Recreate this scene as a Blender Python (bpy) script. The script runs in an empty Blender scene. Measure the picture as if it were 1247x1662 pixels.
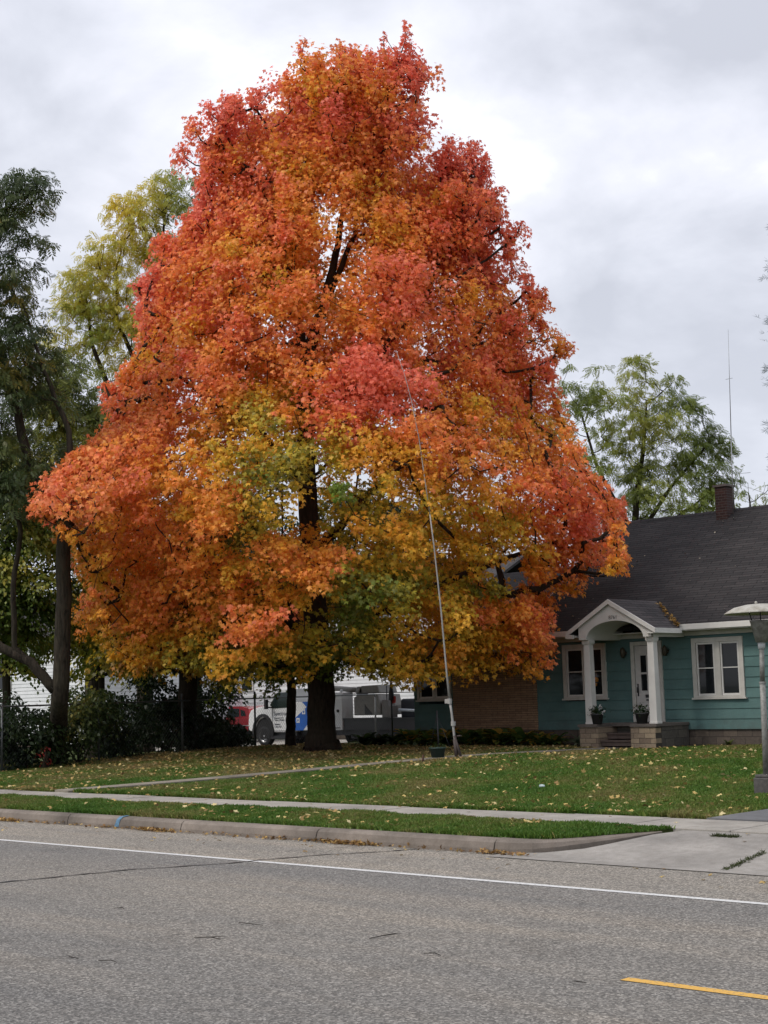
import bpy, math, random
import numpy as np
random.seed(7); rng = np.random.default_rng(11)
R = math.radians
sc = bpy.context.scene
col = sc.collection
# ------------------------------------------------------------------ camera
F = 2400.0; YAW = R(43.1); PITCH = math.atan(297/2400.0); ROLL = R(1.58); EYE = 1.85
cf = np.array([-math.sin(YAW)*math.cos(PITCH), math.cos(YAW)*math.cos(PITCH), math.sin(PITCH)])
r0 = np.array([math.cos(YAW), math.sin(YAW), 0.0]); u0 = np.cross(r0, cf)
cr = r0*math.cos(ROLL)-u0*math.sin(ROLL); cu = u0*math.cos(ROLL)+r0*math.sin(ROLL)
CAM = np.array([0, 0, EYE])
cd = bpy.data.cameras.new('camera'); cam = bpy.data.objects.new('camera', cd); col.objects.link(cam)
cd.sensor_fit = 'VERTICAL'; cd.sensor_height = 36; cd.sensor_width = 27; cd.lens = 36*F/1662
cd.clip_start = .1; cd.clip_end = 3000
from mathutils import Matrix, Vector
M = Matrix.Identity(4)
for i in range(3):
    M[i][0] = cr[i]; M[i][1] = cu[i]; M[i][2] = -cf[i]; M[i][3] = CAM[i]
cam.matrix_world = M
sc.camera = cam
def ray(x, y): return cf*F + cr*(x-623.5) - cu*(y-831.)
def at_depth(x, y, z): return CAM + ray(x, y)*z/F
def at_y(x, y, Y): d = ray(x, y); return CAM + d*Y/d[1]
def at_z(x, y, Z): d = ray(x, y); return CAM + d*(Z-EYE)/d[2]
def proj(P):
    v = np.asarray(P)-CAM; z = v@cf
    return 623.5+F*(v@cr)/z, 831-F*(v@cu)/z, z
# ------------------------------------------------------------------ world (overcast sky with broken cloud)
SUN_EL, SUN_ROT = R(48), R(150)
w = bpy.data.worlds.new("World"); sc.world = w; w.use_nodes = True
nt = w.node_tree; nt.nodes.clear()
def N(t, **k):
    n = nt.nodes.new(t)
    for a, b in k.items(): setattr(n, a, b)
    return n
def wl(a, b): nt.links.new(a, b)
out = N('ShaderNodeOutputWorld'); bg = N('ShaderNodeBackground'); bg.inputs[1].default_value = .1
sky = N('ShaderNodeTexSky', sky_type='NISHITA', sun_disc=False, sun_elevation=SUN_EL, sun_rotation=SUN_ROT)
tc = N('ShaderNodeTexCoord'); sp = N('ShaderNodeSeparateXYZ'); wl(tc.outputs['Generated'], sp.inputs[0])
def mth(op, a, b=None, clamp=False):
    n = N('ShaderNodeMath', operation=op, use_clamp=clamp)
    for i, v in enumerate((a, b)):
        if v is None: continue
        if isinstance(v, (int, float)): n.inputs[i].default_value = v
        else: wl(v, n.inputs[i])
    return n.outputs[0]
zc = mth('MAXIMUM', sp.outputs[2], 0.0)
zz = mth('ADD', zc, .34)
cx = mth('DIVIDE', sp.outputs[0], zz); cy = mth('DIVIDE', sp.outputs[1], zz)
cb = N('ShaderNodeCombineXYZ'); wl(cx, cb.inputs[0]); wl(cy, cb.inputs[1])
def noise(sc_, det, rough, off):
    mp = N('ShaderNodeMapping'); mp.inputs['Location'].default_value = off; wl(cb.outputs[0], mp.inputs[0])
    n = N('ShaderNodeTexNoise'); n.inputs['Scale'].default_value = sc_; n.inputs['Detail'].default_value = det
    n.inputs['Roughness'].default_value = rough; n.inputs['Distortion'].default_value = .25
    wl(mp.outputs[0], n.inputs['Vector']); return n.outputs[0]
n1 = noise(1.9, 6, .5, (6.0, 1.7, 0)); n2 = noise(5.2, 7, .55, (10.6, 4.2, 0))
nn = mth('ADD', mth('MULTIPLY', n1, .68), mth('MULTIPLY', n2, .32))
rp = N('ShaderNodeValToRGB'); wl(nn, rp.inputs[0])
e = rp.color_ramp.elements
e[0].position = .42; e[0].color = (.44, .455, .51, 1)
e[1].position = .67; e[1].color = (.95, .97, 1.0, 1)
m_ = e.new(.50); m_.color = (.55, .565, .625, 1); m_ = e.new(.57); m_.color = (.66, .67, .73, 1)
# an overcast sky is brighter overhead than at the horizon
grad = mth('ADD', mth('MULTIPLY', zc, 5.5), 8.7)
hz = N('ShaderNodeMix', data_type='RGBA'); hz.inputs[7].default_value = (.60, .625, .70, 1); wl(rp.outputs[0], hz.inputs[6])
wl(mth('SUBTRACT', .82, mth('MULTIPLY', zc, 2.5), clamp=True), hz.inputs[0])
vm = N('ShaderNodeVectorMath', operation='SCALE'); wl(hz.outputs[2], vm.inputs[0]); wl(grad, vm.inputs['Scale'])
mix = N('ShaderNodeMix', data_type='RGBA'); mix.inputs[0].default_value = .93
wl(sky.outputs[0], mix.inputs[6]); wl(vm.outputs[0], mix.inputs[7]); wl(mix.outputs[2], bg.inputs[0]); wl(bg.outputs[0], out.inputs[0])
sl = bpy.data.lights.new('sun', 'SUN'); sl.energy = 1.5; sl.angle = R(14); sl.color = (1, .95, .88)
so = bpy.data.objects.new('sun', sl); col.objects.link(so)
# sun behind the photographer, over the left shoulder
sdir = Vector((-.25, -.62, 0)).normalized()*math.cos(SUN_EL) + Vector((0, 0, math.sin(SUN_EL)))
so.rotation_euler = sdir.to_track_quat('Z', 'Y').to_euler()
sky.sun_rotation = math.atan2(sdir.x, sdir.y)
sc.view_settings.view_transform = 'Standard'; sc.view_settings.look = 'None'
sc.view_settings.exposure = 0.50; sc.view_settings.gamma = 1
# ------------------------------------------------------------------ materials
MATS = {}
class NT:
    def __init__(s, name):
        s.m = bpy.data.materials.new(name); s.m.use_nodes = True; s.t = s.m.node_tree
        s.b = s.t.nodes['Principled BSDF']; s.o = s.t.nodes['Material Output']
    def n(s, t, ins=None, **k):
        n = s.t.nodes.new(t)
        for a, b in k.items(): setattr(n, a, b)
        for a, b in (ins or {}).items(): s.set(n.inputs[a], b)
        return n
    def set(s, i, v):
        if isinstance(v, bpy.types.NodeSocket): s.t.links.new(v, i)
        else: i.default_value = v
    def pos(s): return s.n('ShaderNodeNewGeometry').outputs['Position']
    def noise(s, scale, detail=4, rough=.55, vec=None, dist=0):
        return s.n('ShaderNodeTexNoise', {'Vector': vec or s.pos(), 'Scale': scale, 'Detail': detail, 'Roughness': rough, 'Distortion': dist}).outputs[0]
    def ramp(s, f, stops):
        r = s.n('ShaderNodeValToRGB', {0: f}); e = r.color_ramp.elements
        while len(e) < len(stops): e.new(.5)
        for q, (p, c) in zip(e, stops): q.position = p; q.color = (*c, 1) if len(c) == 3 else c
        return r.outputs[0]
    def mix(s, f, a, b, mode='MIX'):
        n = s.n('ShaderNodeMix', data_type='RGBA', blend_type=mode)
        s.set(n.inputs[0], f)
        for i, v in ((6, a), (7, b)):
            if isinstance(v, tuple): v = (*v, 1) if len(v) == 3 else v
            s.set(n.inputs[i], v)
        return n.outputs[2]
    def math(s, op, a, b=0.0, c=0.0): return s.n('ShaderNodeMath', {0: a, 1: b, 2: c}, operation=op).outputs[0]
    def bump(s, h, st=.3, d=.01):
        s.set(s.b.inputs['Normal'], s.n('ShaderNodeBump', {'Height': h, 'Strength': st, 'Distance': d}).outputs[0])
    def col(s, c): s.set(s.b.inputs['Base Color'], (*c, 1) if isinstance(c, tuple) else c)
    def r(s, v, metal=0.0, spec=.5):
        s.set(s.b.inputs['Roughness'], v); s.b.inputs['Metallic'].default_value = metal; s.b.inputs['Specular IOR Level'].default_value = spec
def simple(name, c, rough=.6, metal=0.0, var=.15, scale=8, spec=.5, bump=0):
    if name in MATS: return MATS[name]
    s = NT(name); nz = s.noise(scale, 5, .6)
    dk = tuple(v*(1-var) for v in c); lt = tuple(min(1, v*(1+var)) for v in c)
    s.col(s.ramp(nz, [(.3, dk), (.7, lt)])); s.r(rough, metal, spec)
    if bump: s.bump(s.noise(scale*8, 4), bump)
    MATS[name] = s.m; return s.m
def leafmat(name, trans=.42, gloss=.45, spec=.3):
    s = NT(name); a = s.n('ShaderNodeAttribute', attribute_name='Col').outputs['Color']
    s.col(a); s.r(gloss, 0, spec)
    tr = s.n('ShaderNodeBsdfTranslucent', {'Color': a}).outputs[0]
    mx = s.n('ShaderNodeMixShader', {0: trans, 1: s.b.outputs[0], 2: tr}).outputs[0]
    s.t.links.new(mx, s.o.inputs[0]); MATS[name] = s.m; return s.m
LEAF = leafmat('foliage'); DRYLEAF = leafmat('dry_leaf', .15, .6, .2); GRASS = leafmat('grass_blade', .25, .5, .25)
def bark(name, c1, c2):
    s = NT(name); mp = s.n('ShaderNodeMapping', {'Vector': s.pos(), 'Scale': (9, 9, 1.6)})
    nz = s.noise(1.6, 8, .65, mp.outputs[0], .6); big = s.noise(.9, 3)
    c = s.ramp(nz, [(.32, c1), (.62, c2)]); c = s.mix(s.ramp(big, [(.45, (0, 0, 0)), (.65, (.45, .45, .45))]), c, (c2[0]*.9, c2[1]*1.05, c2[2]*.9))
    s.col(c); s.r(.9, 0, .15); s.bump(nz, .9, .04); MATS[name] = s.m; return s.m
BARK = bark('maple_bark', (.014, .010, .008), (.052, .038, .028)); BARK2 = bark('ash_bark', (.007, .006, .005), (.060, .048, .036))
WHITE = simple('white_paint', (.62, .60, .56), .5, var=.07, scale=3)
TRIM = simple('trim_paint', (.50, .48, .43), .55, var=.12, scale=5)
METAL = simple('galvanised', (.25, .26, .26), .45, .7)
BLACK = simple('black_rubber', (.012, .012, .013), .75)
DARK = simple('dark_metal', (.02, .02, .022), .5)
def glass(name, c=(.010, .012, .014), rough=.05):
    s = NT(name); s.col(c); s.r(rough, 0, .35); MATS[name] = s.m; return s.m
PANE = glass('window_glass')
# ------------------------------------------------------------------ mesh helpers
def tag(o, label=None, cat=None, group=None, kind=None):
    for k, v in (('label', label), ('category', cat), ('group', group), ('kind', kind)):
        if v: o[k] = v
    return o
def empty(name, loc, label, cat, group=None, rz=0, kind=None):
    o = bpy.data.objects.new(name, None); col.objects.link(o); o.location = loc; o.rotation_euler.z = rz
    o.empty_display_size = .2
    return tag(o, label, cat, group, kind)
def copy_tree(o, parent=None):
    c = o.copy(); col.objects.link(c)
    if parent: c.parent = parent
    for ch in list(o.children): copy_tree(ch, c)
    return c
def link(name, me, mats, parent=None, off=None):
    ob = bpy.data.objects.new(name, me); col.objects.link(ob)
    for m in (mats if isinstance(mats, (list, tuple)) else [mats]): me.materials.append(m)
    if parent is not None: ob.parent = parent
    if off is not None: ob.location = off
    return ob
class MB:
    def __init__(s): s.v = []; s.f = []; s.mi = []; s.sm = []
    def add(s, vs, fs, mi=0, sm=False):
        b = len(s.v); s.v += [tuple(map(float, p)) for p in vs]; s.f += [tuple(b+i for i in f) for f in fs]
        s.mi += [mi]*len(fs); s.sm += [sm]*len(fs); return s
    def box(s, x0, x1, y0, y1, z0, z1, mi=0):
        return s.add([(x, y, z) for z in (z0, z1) for y in (y0, y1) for x in (x0, x1)],
              [(0, 2, 3, 1), (4, 5, 7, 6), (0, 1, 5, 4), (2, 6, 7, 3), (0, 4, 6, 2), (1, 3, 7, 5)], mi)
    def prism(s, prof, a0, a1, axis='y', mi=0):      # profile in the two other axes, extruded
        n = len(prof); vs = []
        for a in (a0, a1):
            for p, q in prof:
                vs.append({'y': (p, a, q), 'x': (a, p, q), 'z': (p, q, a)}[axis])
        fs = [tuple(range(n))[::-1], tuple(range(n, 2*n))] + [(i, (i+1) % n, n+(i+1) % n, n+i) for i in range(n)]
        return s.add(vs, fs, mi)
    def tube(s, pts, rad, n=8, mi=0, cap=True, sm=True):
        pts = [np.array(p, float) for p in pts]; m = len(pts)
        if not hasattr(rad, '__len__'): rad = [rad]*m
        vs = []; ref = None
        for i, p in enumerate(pts):
            t = pts[min(i+1, m-1)]-pts[max(i-1, 0)]; t = t/(np.linalg.norm(t)+1e-9)
            if ref is None:
                ref = np.cross(t, (0, 0, 1) if abs(t[2]) < .9 else (1, 0, 0))
            a = ref-t*(ref@t); a /= np.linalg.norm(a)+1e-9; ref = a; b = np.cross(t, a)
            for k in range(n):
                th = 2*math.pi*k/n; vs.append(p+rad[i]*(a*math.cos(th)+b*math.sin(th)))
        fs = [(i*n+k, i*n+(k+1) % n, (i+1)*n+(k+1) % n, (i+1)*n+k) for i in range(m-1) for k in range(n)]
        s.add(vs, fs, mi, sm)
        if cap:
            b = len(s.v)-len(vs); s.f += [tuple(b+k for k in range(n))[::-1], tuple(b+(m-1)*n+k for k in range(n))]; s.mi += [mi]*2; s.sm += [False]*2
        return s
    def lathe(s, prof, c=(0, 0, 0), n=24, mi=0, axis='z', sm=True):
        vs = []
        for r, h in prof:
            for k in range(n):
                a = 2*math.pi*k/n; x, y = r*math.cos(a), r*math.sin(a)
                vs.append({'z': (c[0]+x, c[1]+y, c[2]+h), 'y': (c[0]+x, c[1]+h, c[2]+y), 'x': (c[0]+h, c[1]+x, c[2]+y)}[axis])
        m = len(prof)
        fs = [(i*n+k, i*n+(k+1) % n, (i+1)*n+(k+1) % n, (i+1)*n+k) for i in range(m-1) for k in range(n)]
        return s.add(vs, fs, mi, sm)
    def build(s, name, mats, parent=None, off=None, bevel=0, fixn=True):
        me = bpy.data.meshes.new(name)
        v = s.v
        me.from_pydata(v, [], s.f); me.polygons.foreach_set('material_index', s.mi); me.polygons.foreach_set('use_smooth', s.sm)
        if fixn:
            import bmesh
            bm = bmesh.new(); bm.from_mesh(me); bmesh.ops.recalc_face_normals(bm, faces=bm.faces); bm.to_mesh(me); bm.free()
        ob = link(name, me, mats, parent, off)
        if bevel:
            md = ob.modifiers.new('bevel', 'BEVEL'); md.width = bevel; md.segments = 2; md.limit_method = 'ANGLE'; md.angle_limit = R(40)
        return ob
def np_mesh(name, V, loops, sizes, mats, parent=None, colors=None, smooth=False, off=None):
    me = bpy.data.meshes.new(name); me.vertices.add(len(V)); me.vertices.foreach_set('co', np.ascontiguousarray(V, np.float32).ravel())
    me.loops.add(len(loops)); me.loops.foreach_set('vertex_index', loops.astype(np.int32))
    me.polygons.add(len(sizes)); st = np.concatenate(([0], np.cumsum(sizes)[:-1])).astype(np.int32)
    me.polygons.foreach_set('loop_start', st)
    try: me.polygons.foreach_set('loop_total', sizes.astype(np.int32))
    except Exception: pass
    me.update(calc_edges=True)
    if smooth: me.polygons.foreach_set('use_smooth', np.ones(len(sizes), bool))
    if colors is not None:
        a = me.color_attributes.new('Col', 'FLOAT_COLOR', 'POINT'); c = np.ones((len(V), 4), np.float32); c[:, :3] = colors
        a.data.foreach_set('color', c.ravel())
    me.validate()
    return link(name, me, mats, parent, off)
# leaf templates: (verts in (side, tip, normal), quads/tris)
def t_maple():
    vs = [(0, 0, 0)]; fs = []
    for ang, L in ((-115, .42), (-55, .8), (0, 1.0), (55, .8), (115, .42)):
        a = R(ang); tip = (math.sin(a)*L, math.cos(a)*L, -.16*L*L)
        l = (math.sin(a-R(27))*L*.55, math.cos(a-R(27))*L*.55, .02); r = (math.sin(a+R(27))*L*.55, math.cos(a+R(27))*L*.55, .02)
        b = len(vs); vs += [l, tip, r]; fs.append((0, b, b+1, b+2))
    return np.array(vs), fs
def t_compound(nl=4, L=.42, wd=.075):
    vs = []; fs = []
    for i in range(nl):
        y = .2+i*.8/nl; 
        for s in (-1, 1):
            b = len(vs); ang = R(58); d = np.array([s*math.sin(ang), math.cos(ang), -.35]); p = np.array([0, y, -.12*y]); sd = np.array([math.cos(ang), -s*math.sin(ang), .1])*wd
            vs += [tuple(p), tuple(p+d*L*.5+sd), tuple(p+d*L), tuple(p+d*L*.5-sd)]; fs.append((b, b+1, b+2, b+3))
    b = len(vs); p = np.array([0, .95, -.12]); vs += [tuple(p), (wd, .95+L*.5, -.2), (0, .95+L, -.35), (-wd, .95+L*.5, -.2)]; fs.append((b, b+1, b+2, b+3))
    return np.array(vs), fs
def t_oval(): return np.array([(0, 0, 0), (.3, .42, .05), (0, 1, -.12), (-.3, .42, .05)]), [(0, 1, 2, 3)]
def t_lance():
    return np.array([(0, 0, 0), (.11, .4, .02), (0, 1, -.15), (-.11, .4, .02)]), [(0, 1, 2, 3)]
def t_needle():
    vs = []; fs = []
    for k in range(9):
        a = R(-75+k*18.75); b = len(vs); d = np.array([math.sin(a), math.cos(a), .25*math.cos(k*2.1)]); s_ = np.array([math.cos(a), -math.sin(a), 0])*.035
        vs += [(0, 0, 0), tuple(d*.5+s_), tuple(d), tuple(d*.5-s_)]; fs.append((b, b+1, b+2, b+3))
    return np.array(vs), fs
TPL = dict(maple=t_maple(), compound=t_compound(), oval=t_oval(), lance=t_lance(), needle=t_needle())
def unit(a): return a/(np.linalg.norm(a, axis=-1, keepdims=True)+1e-9)
def leaves(name, P, Nn, T, size, cols, tpl, mat, parent=None, off=None):
    tv, tf = TPL[tpl]; n = len(P); k = len(tv)
    T = unit(T-Nn*np.sum(T*Nn, 1, keepdims=True)); B = np.cross(T, Nn)
    V = P[:, None, :] + size[:, None, None]*(B[:, None, :]*tv[None, :, 0:1]+T[:, None, :]*tv[None, :, 1:2]+Nn[:, None, :]*tv[None, :, 2:3])
    fl = np.array([i for f in tf for i in f]); sizes = np.tile(np.array([len(f) for f in tf]), n)
    loops = (fl[None, :]+(np.arange(n)*k)[:, None]).ravel()
    return np_mesh(name, V.reshape(-1, 3), loops, sizes, mat, parent, np.repeat(cols, k, 0), off=off)
def vnoise(P, s, seed=0):                     # cheap smooth noise in 0..1
    r = np.random.default_rng(seed); o = np.zeros(len(P)); P = np.asarray(P)
    for k in range(5):
        d = r.normal(size=P.shape[1])*s*(1+.45*k); o += np.sin(P@d+r.uniform(0, 6.28))/(1+.3*k)
    return np.clip(.5+o/4.2, 0, 1)
# ------------------------------------------------------------------ terrain heights
def gz(X, Y):
    X = np.asarray(X, float); Y = np.asarray(Y, float)
    z = np.where(Y < 13.6, -.02, .155+.035*np.clip((Y-13.6)/1.6, 0, 1))
    z = np.where(Y > 16.4, .19+.19*np.clip((Y-16.4)/10, 0, 1), z)
    z = z + np.where(Y > 16.6, .015*np.sin(X*.7+Y*.4)+.01*np.sin(X*1.9-Y*.8), 0)
    k1 = np.clip((-X-33.6)/3, 0, 1)*np.clip((Y-17)/3, 0, 1); k2 = np.clip((Y-34.5)/3, 0, 1)*0+k1
    z = z-(k2**2*(3-2*k2))*.42
    z = np.where(Y < 2.6, .13, z)
    return z
def gzs(x, y): return float(gz(x, y))
# ================================================================== SETTING
def strip_sheet(name, x0, x1, ys, zs, m, nx=1):
    xs = np.linspace(x0, x1, nx+1); b = MB()
    vs = [(x, y, z) for x in xs for y, z in zip(ys, zs)]; n = len(ys)
    fs = [(i*n+j, (i+1)*n+j, (i+1)*n+j+1, i*n+j+1) for i in range(nx) for j in range(n-1)]
    b.add(vs, fs); o = b.build(name, m); tag(o, kind='structure'); return o
# ground sheet
s = NT('lawn_soil'); n_a = s.noise(.35, 4); n_b = s.noise(9, 6, .7); n_c = s.noise(60, 3, .7)
c = s.ramp(n_a, [(.35, (.045, .08, .02)), (.55, (.07, .10, .028)), (.75, (.12, .11, .045))])
c = s.mix(s.ramp(n_b, [(.4, (0, 0, 0)), (.62, (.7, .7, .7))]), c, (.07, .085, .03)); c = s.mix(.5, c, s.ramp(n_c, [(.3, (.02, .03, .008)), (.7, (.10, .12, .04))]))
s.col(c); s.r(.95, 0, .1); s.bump(n_c, .8, .03); LAWN = s.m
def axis_pts(a, b, step, far): 
    c_ = np.arange(a, b+.01, step); return np.concatenate((-np.array(far[::-1])+a, c_, b+np.array(far)))
gx = axis_pts(-60, 5, .8, [5, 20, 80, 300, 1200]); gy = np.unique(np.concatenate(([-1200, -300, -80, -20, -5, 2.59, 2.61, 13.59, 13.61, 15.2, 16.39, 16.41], np.arange(17, 60, .8), [70, 100, 200, 500, 1500])))
GX, GY = np.meshgrid(gx, gy, indexing='ij'); GZ = gz(GX, GY); GZ = np.where((GX > -12.5) & (GX < -3.4) & (GY > 13.55) & (GY < 15.3), -.06, GZ)
V = np.stack((GX, GY, GZ), -1).reshape(-1, 3); ny = len(gy); ii, jj = np.meshgrid(np.arange(len(gx)-1), np.arange(ny-1), indexing='ij')
q = np.stack((ii*ny+jj, (ii+1)*ny+jj, (ii+1)*ny+jj+1, ii*ny+jj+1), -1).reshape(-1)
o = np_mesh('ground', V, q, np.full(len(q)//4, 4), LAWN, smooth=True); tag(o, kind='structure')
b = MB(); LXV = {13.62: -11.1, 13.7: -10.95, 13.85: -10.68, 14.0: -10.54, 14.3: -10.38, 14.6: -10.24, 14.95: -10.03, 15.29: -9.75}
def vz(x, y):
    x = np.asarray(x, float); y = np.asarray(y, float); e_ = np.interp(y, list(LXV), list(LXV.values())); g_ = gz(x*0-12, y)
    k_ = np.clip(1-(e_-x)/.9, 0, 1)**1.3; return g_*(1-k_)+(.012+.155*np.interp(y, [13.6, 13.84, 14.12, 14.42, 14.72, 15], [.84, .68, .5, .34, .2, .06])+.17*np.clip((y-13.5)/1.75, 0, 1))*k_
rws = [[(x_-w_, y_, float(vz(x_-w_, y_))+.003) for w_ in (3.6, 1.0, .75, .5, .25, 0)] for y_, x_ in LXV.items()]
b.add([p for r_ in rws for p in r_]+[(r_[5][0], r_[5][1], -.08) for r_ in rws], [(i*6+j, i*6+j+1, (i+1)*6+j+1, (i+1)*6+j) for i in range(7) for j in range(5)]+[(i*6+5, 48+i, 49+i, (i+1)*6+5) for i in range(7)])
tag(b.build('verge_soil', LAWN), kind='structure')
# road
s = NT('asphalt'); ps = s.pos(); sx = s.n('ShaderNodeSeparateXYZ', {0: ps}); Yc = sx.outputs[1]
ag = s.n('ShaderNodeTexVoronoi', {'Vector': ps, 'Scale': 66.0}); agc = s.n('ShaderNodeSeparateColor', {0: ag.outputs['Color']}).outputs[0]
fine = s.noise(170, 2, .7); med = s.noise(26, 4, .7); big = s.noise(.5, 4); mp = s.n('ShaderNodeMapping', {'Vector': ps, 'Scale': (.12, 1.1, 1)}); streak = s.noise(1.2, 4, .6, mp.outputs[0])
c = s.ramp(agc, [(0, (.062, .06, .057)), (.4, (.148, .143, .134)), (.75, (.27, .26, .242)), (1, (.47, .455, .43))])
c = s.mix(.3, c, s.ramp(fine, [(.3, (.09, .088, .085)), (.7, (.31, .30, .285))]))
c = s.mix(.75, c, s.ramp(streak, [(.3, (.72, .72, .73)), (.5, (.9, .88, .86)), (.68, (1.1, 1.03, .95))]), 'MULTIPLY')
c = s.mix(.45, c, s.ramp(med, [(.3, (.6, .6, .6)), (.7, (1.25, 1.24, 1.22))]), 'MULTIPLY')
lane = s.ramp(s.math('DIVIDE', Yc, 14.0), [(.40, (.86, .86, .86)), (.56, (.97, .96, .94)), (.68, (1.08, 1.05, 1.0)), (.735, (1.0, .98, .95)), (.78, (.90, .90, .90)), (.83, (.95, .95, .95))])
c = s.mix(1.0, c, lane, 'MULTIPLY')
sh = s.ramp(s.math('MULTIPLY', s.math('SUBTRACT', Yc, 11.5), 2.0), [(.0, (.98, .97, .96)), (.35, (1.28, 1.22, 1.13))])
c = s.mix(1.0, c, sh, 'MULTIPLY')
st_ = s.ramp(s.noise(.9, 6, .65, None, .8), [(.56, (1, 1, 1)), (.70, (.82, .81, .80))]); c = s.mix(1.0, c, st_, 'MULTIPLY')
s.col(c); s.r(.85, 0, .3); s.bump(s.math('ADD', ag.outputs['Distance'], fine), .55, .008); ASPH = s.m
yy = [2.75, 5, 8.14, 11, 13.52]
strip_sheet('road', -400, 400, yy, [-.0, .0, .0, .0, .0], ASPH)
def concrete(name, c, dark=.75, joints=None):
    s = NT(name); a = s.noise(1.1, 6, .6); b_ = s.noise(70, 3, .7); d = s.noise(9, 5, .65)
    cc = s.ramp(a, [(.3, tuple(v*dark for v in c)), (.7, tuple(v*1.12 for v in c))]); cc = s.mix(.5, cc, s.ramp(b_, [(.3, (.65, .65, .65)), (.7, (1.2, 1.2, 1.2))]), 'MULTIPLY')
    cc = s.mix(.5, cc, s.ramp(d, [(.35, (.75, .73, .7)), (.6, (1.1, 1.1, 1.1))]), 'MULTIPLY')
    s.col(cc); s.r(.85, 0, .3); s.bump(b_, .35, .006); MATS[name] = s.m; return s.m
CONC = concrete('sidewalk_concrete', (.33, .305, .27), .68); CURBM = concrete('curb_concrete', (.22, .185, .155), .5); APR = concrete('apron_concrete', (.29, .27, .245), .7)
WL = NT('white_line'); nz = WL.noise(35, 5, .75); WL.col(WL.ramp(nz, [(.36, (.22, .215, .21)), (.48, (.58, .575, .56))])); WL.r(.7); WLM = WL.m
YL = NT('yellow_line'); nz = YL.noise(28, 5, .75); YL.col(YL.ramp(nz, [(.36, (.20, .16, .09)), (.48, (.60, .34, .06))])); YL.r(.7); YLM = YL.m
strip_sheet('edge_line', -400, 400, [11.50, 11.60], [.004, .004], WLM)
for k, x0 in enumerate((-5.62, 6.5, 18.7, -17.7-18)):
    o = strip_sheet('centre_dash', x0, x0+3.05, [8.09, 8.19], [.004, .004], YLM)
# tar sealed crack across the road
TAR = simple('tar', (.02, .02, .021), .5)
b = MB()
pts = [(-14.3, 3), (-14.15, 5), (-14.05, 7), (-13.9, 8.78), (-13.75, 9.5), (-13.62, 10.2), (-13.1, 11.2), (-12.98, 11.7), (-12.75, 12.4), (-12.3, 13.1), (-12.2, 13.5)]
pp = []
for i in range(len(pts)-1):
    for t in np.linspace(0, 1, 8, endpoint=False):
        x = pts[i][0]*(1-t)+pts[i+1][0]*t; y = pts[i][1]*(1-t)+pts[i+1][1]*t; pp.append((x+.012*math.sin(y*9)+.012*math.sin(y*23), y))
vs = []; 
for i, (x, y) in enumerate(pp): wdt = .022+.008*math.sin(i*1.3); vs += [(x-wdt, y, .0065), (x+wdt, y, .0065)]
b.add(vs, [(2*i, 2*i+1, 2*i+3, 2*i+2) for i in range(len(pp)-1)]); tag(b.build('crack_seal', TAR), kind='structure')
# sidewalk slabs (joints are real gaps)
b = MB(); x = -90.0
while x < 20:
    b.box(x+.006, x+1.5-.006, 15.28, 16.42, .05, .2+.004*math.sin(x*3)); x += 1.5
tag(b.build('sidewalk', CONC, bevel=.008), kind='structure')
# curb: rolled profile blocks with joints, tapering away at the driveway
prof = [(13.50, -.05), (13.505, .05), (13.53, .125), (13.57, .155), (13.70, .165), (13.70, -.05)]
b = MB(); joints = [-90, -60, -40]; x = -36.0
while x < -11.2: joints.append(x); x += 2.75
joints = [j for j in joints if j < -12.4]+[-11.05]
for a_, b_ in zip(joints[:-1], joints[1:]): b.prism(prof, a_+.008, b_-.008, 'x')
# the return at the drive
pts = [(-11.04, 13.5, 1.0), (-10.82, 13.53, .95), (-10.6, 13.64, .84), (-10.43, 13.84, .68), (-10.27, 14.12, .5), (-10.12, 14.42, .34), (-9.98, 14.72, .2), (-9.88, 14.98, .08), (-9.82, 15.15, .01)]
rings = []
for i, (x, y, k) in enumerate(pts):
    p0 = pts[max(i-1, 0)]; p1 = pts[min(i+1, len(pts)-1)]; tx, ty = p1[0]-p0[0], p1[1]-p0[1]; L = math.hypot(tx, ty); nx_, ny_ = -ty/L, tx/L
    rings.append([(x+nx_*(py-13.5), y+ny_*(py-13.5), (pz*k+.17*min(1, max(0, (y-13.5)/1.75))+.006) if pz > 0 else pz) for py, pz in prof])
n = len(prof); vs = [p for r_ in rings for p in r_]; fs = [(i*n+j, i*n+(j+1) % n, (i+1)*n+(j+1) % n, (i+1)*n+j) for i in range(len(rings)-1) for j in range(n)]
b.add(vs, fs+[tuple(range(n)), tuple((len(rings)-1)*n+j for j in range(n))])
b.box(-4.2, 60, 13.5, 13.7, -.05, .165)
tag(b.build('curb', CURBM, bevel=.006), kind='structure')
# blue survey mark on the curb
bl = simple('blue_paint', (.08, .17, .26), .7, var=.4, scale=30)
q0 = at_z(134, 1338, .1); b = MB(); x0 = q0[0]; b.add([(x0, 13.5, .02), (x0+.1, 13.5, .02), (x0+.12, 13.524, .125), (x0+.03, 13.524, .125), (x0+.13, 13.57, .162), (x0+.04, 13.57, .162), (x0+.13, 13.69, .17), (x0+.05, 13.69, .17)], [(0, 1, 2, 3), (3, 2, 4, 5), (5, 4, 6, 7)])
for i in range(8): b.v[i] = (b.v[i][0], b.v[i][1]-.004, b.v[i][2]+.003)
tag(b.build('curb_paint', bl), kind='structure')
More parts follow.
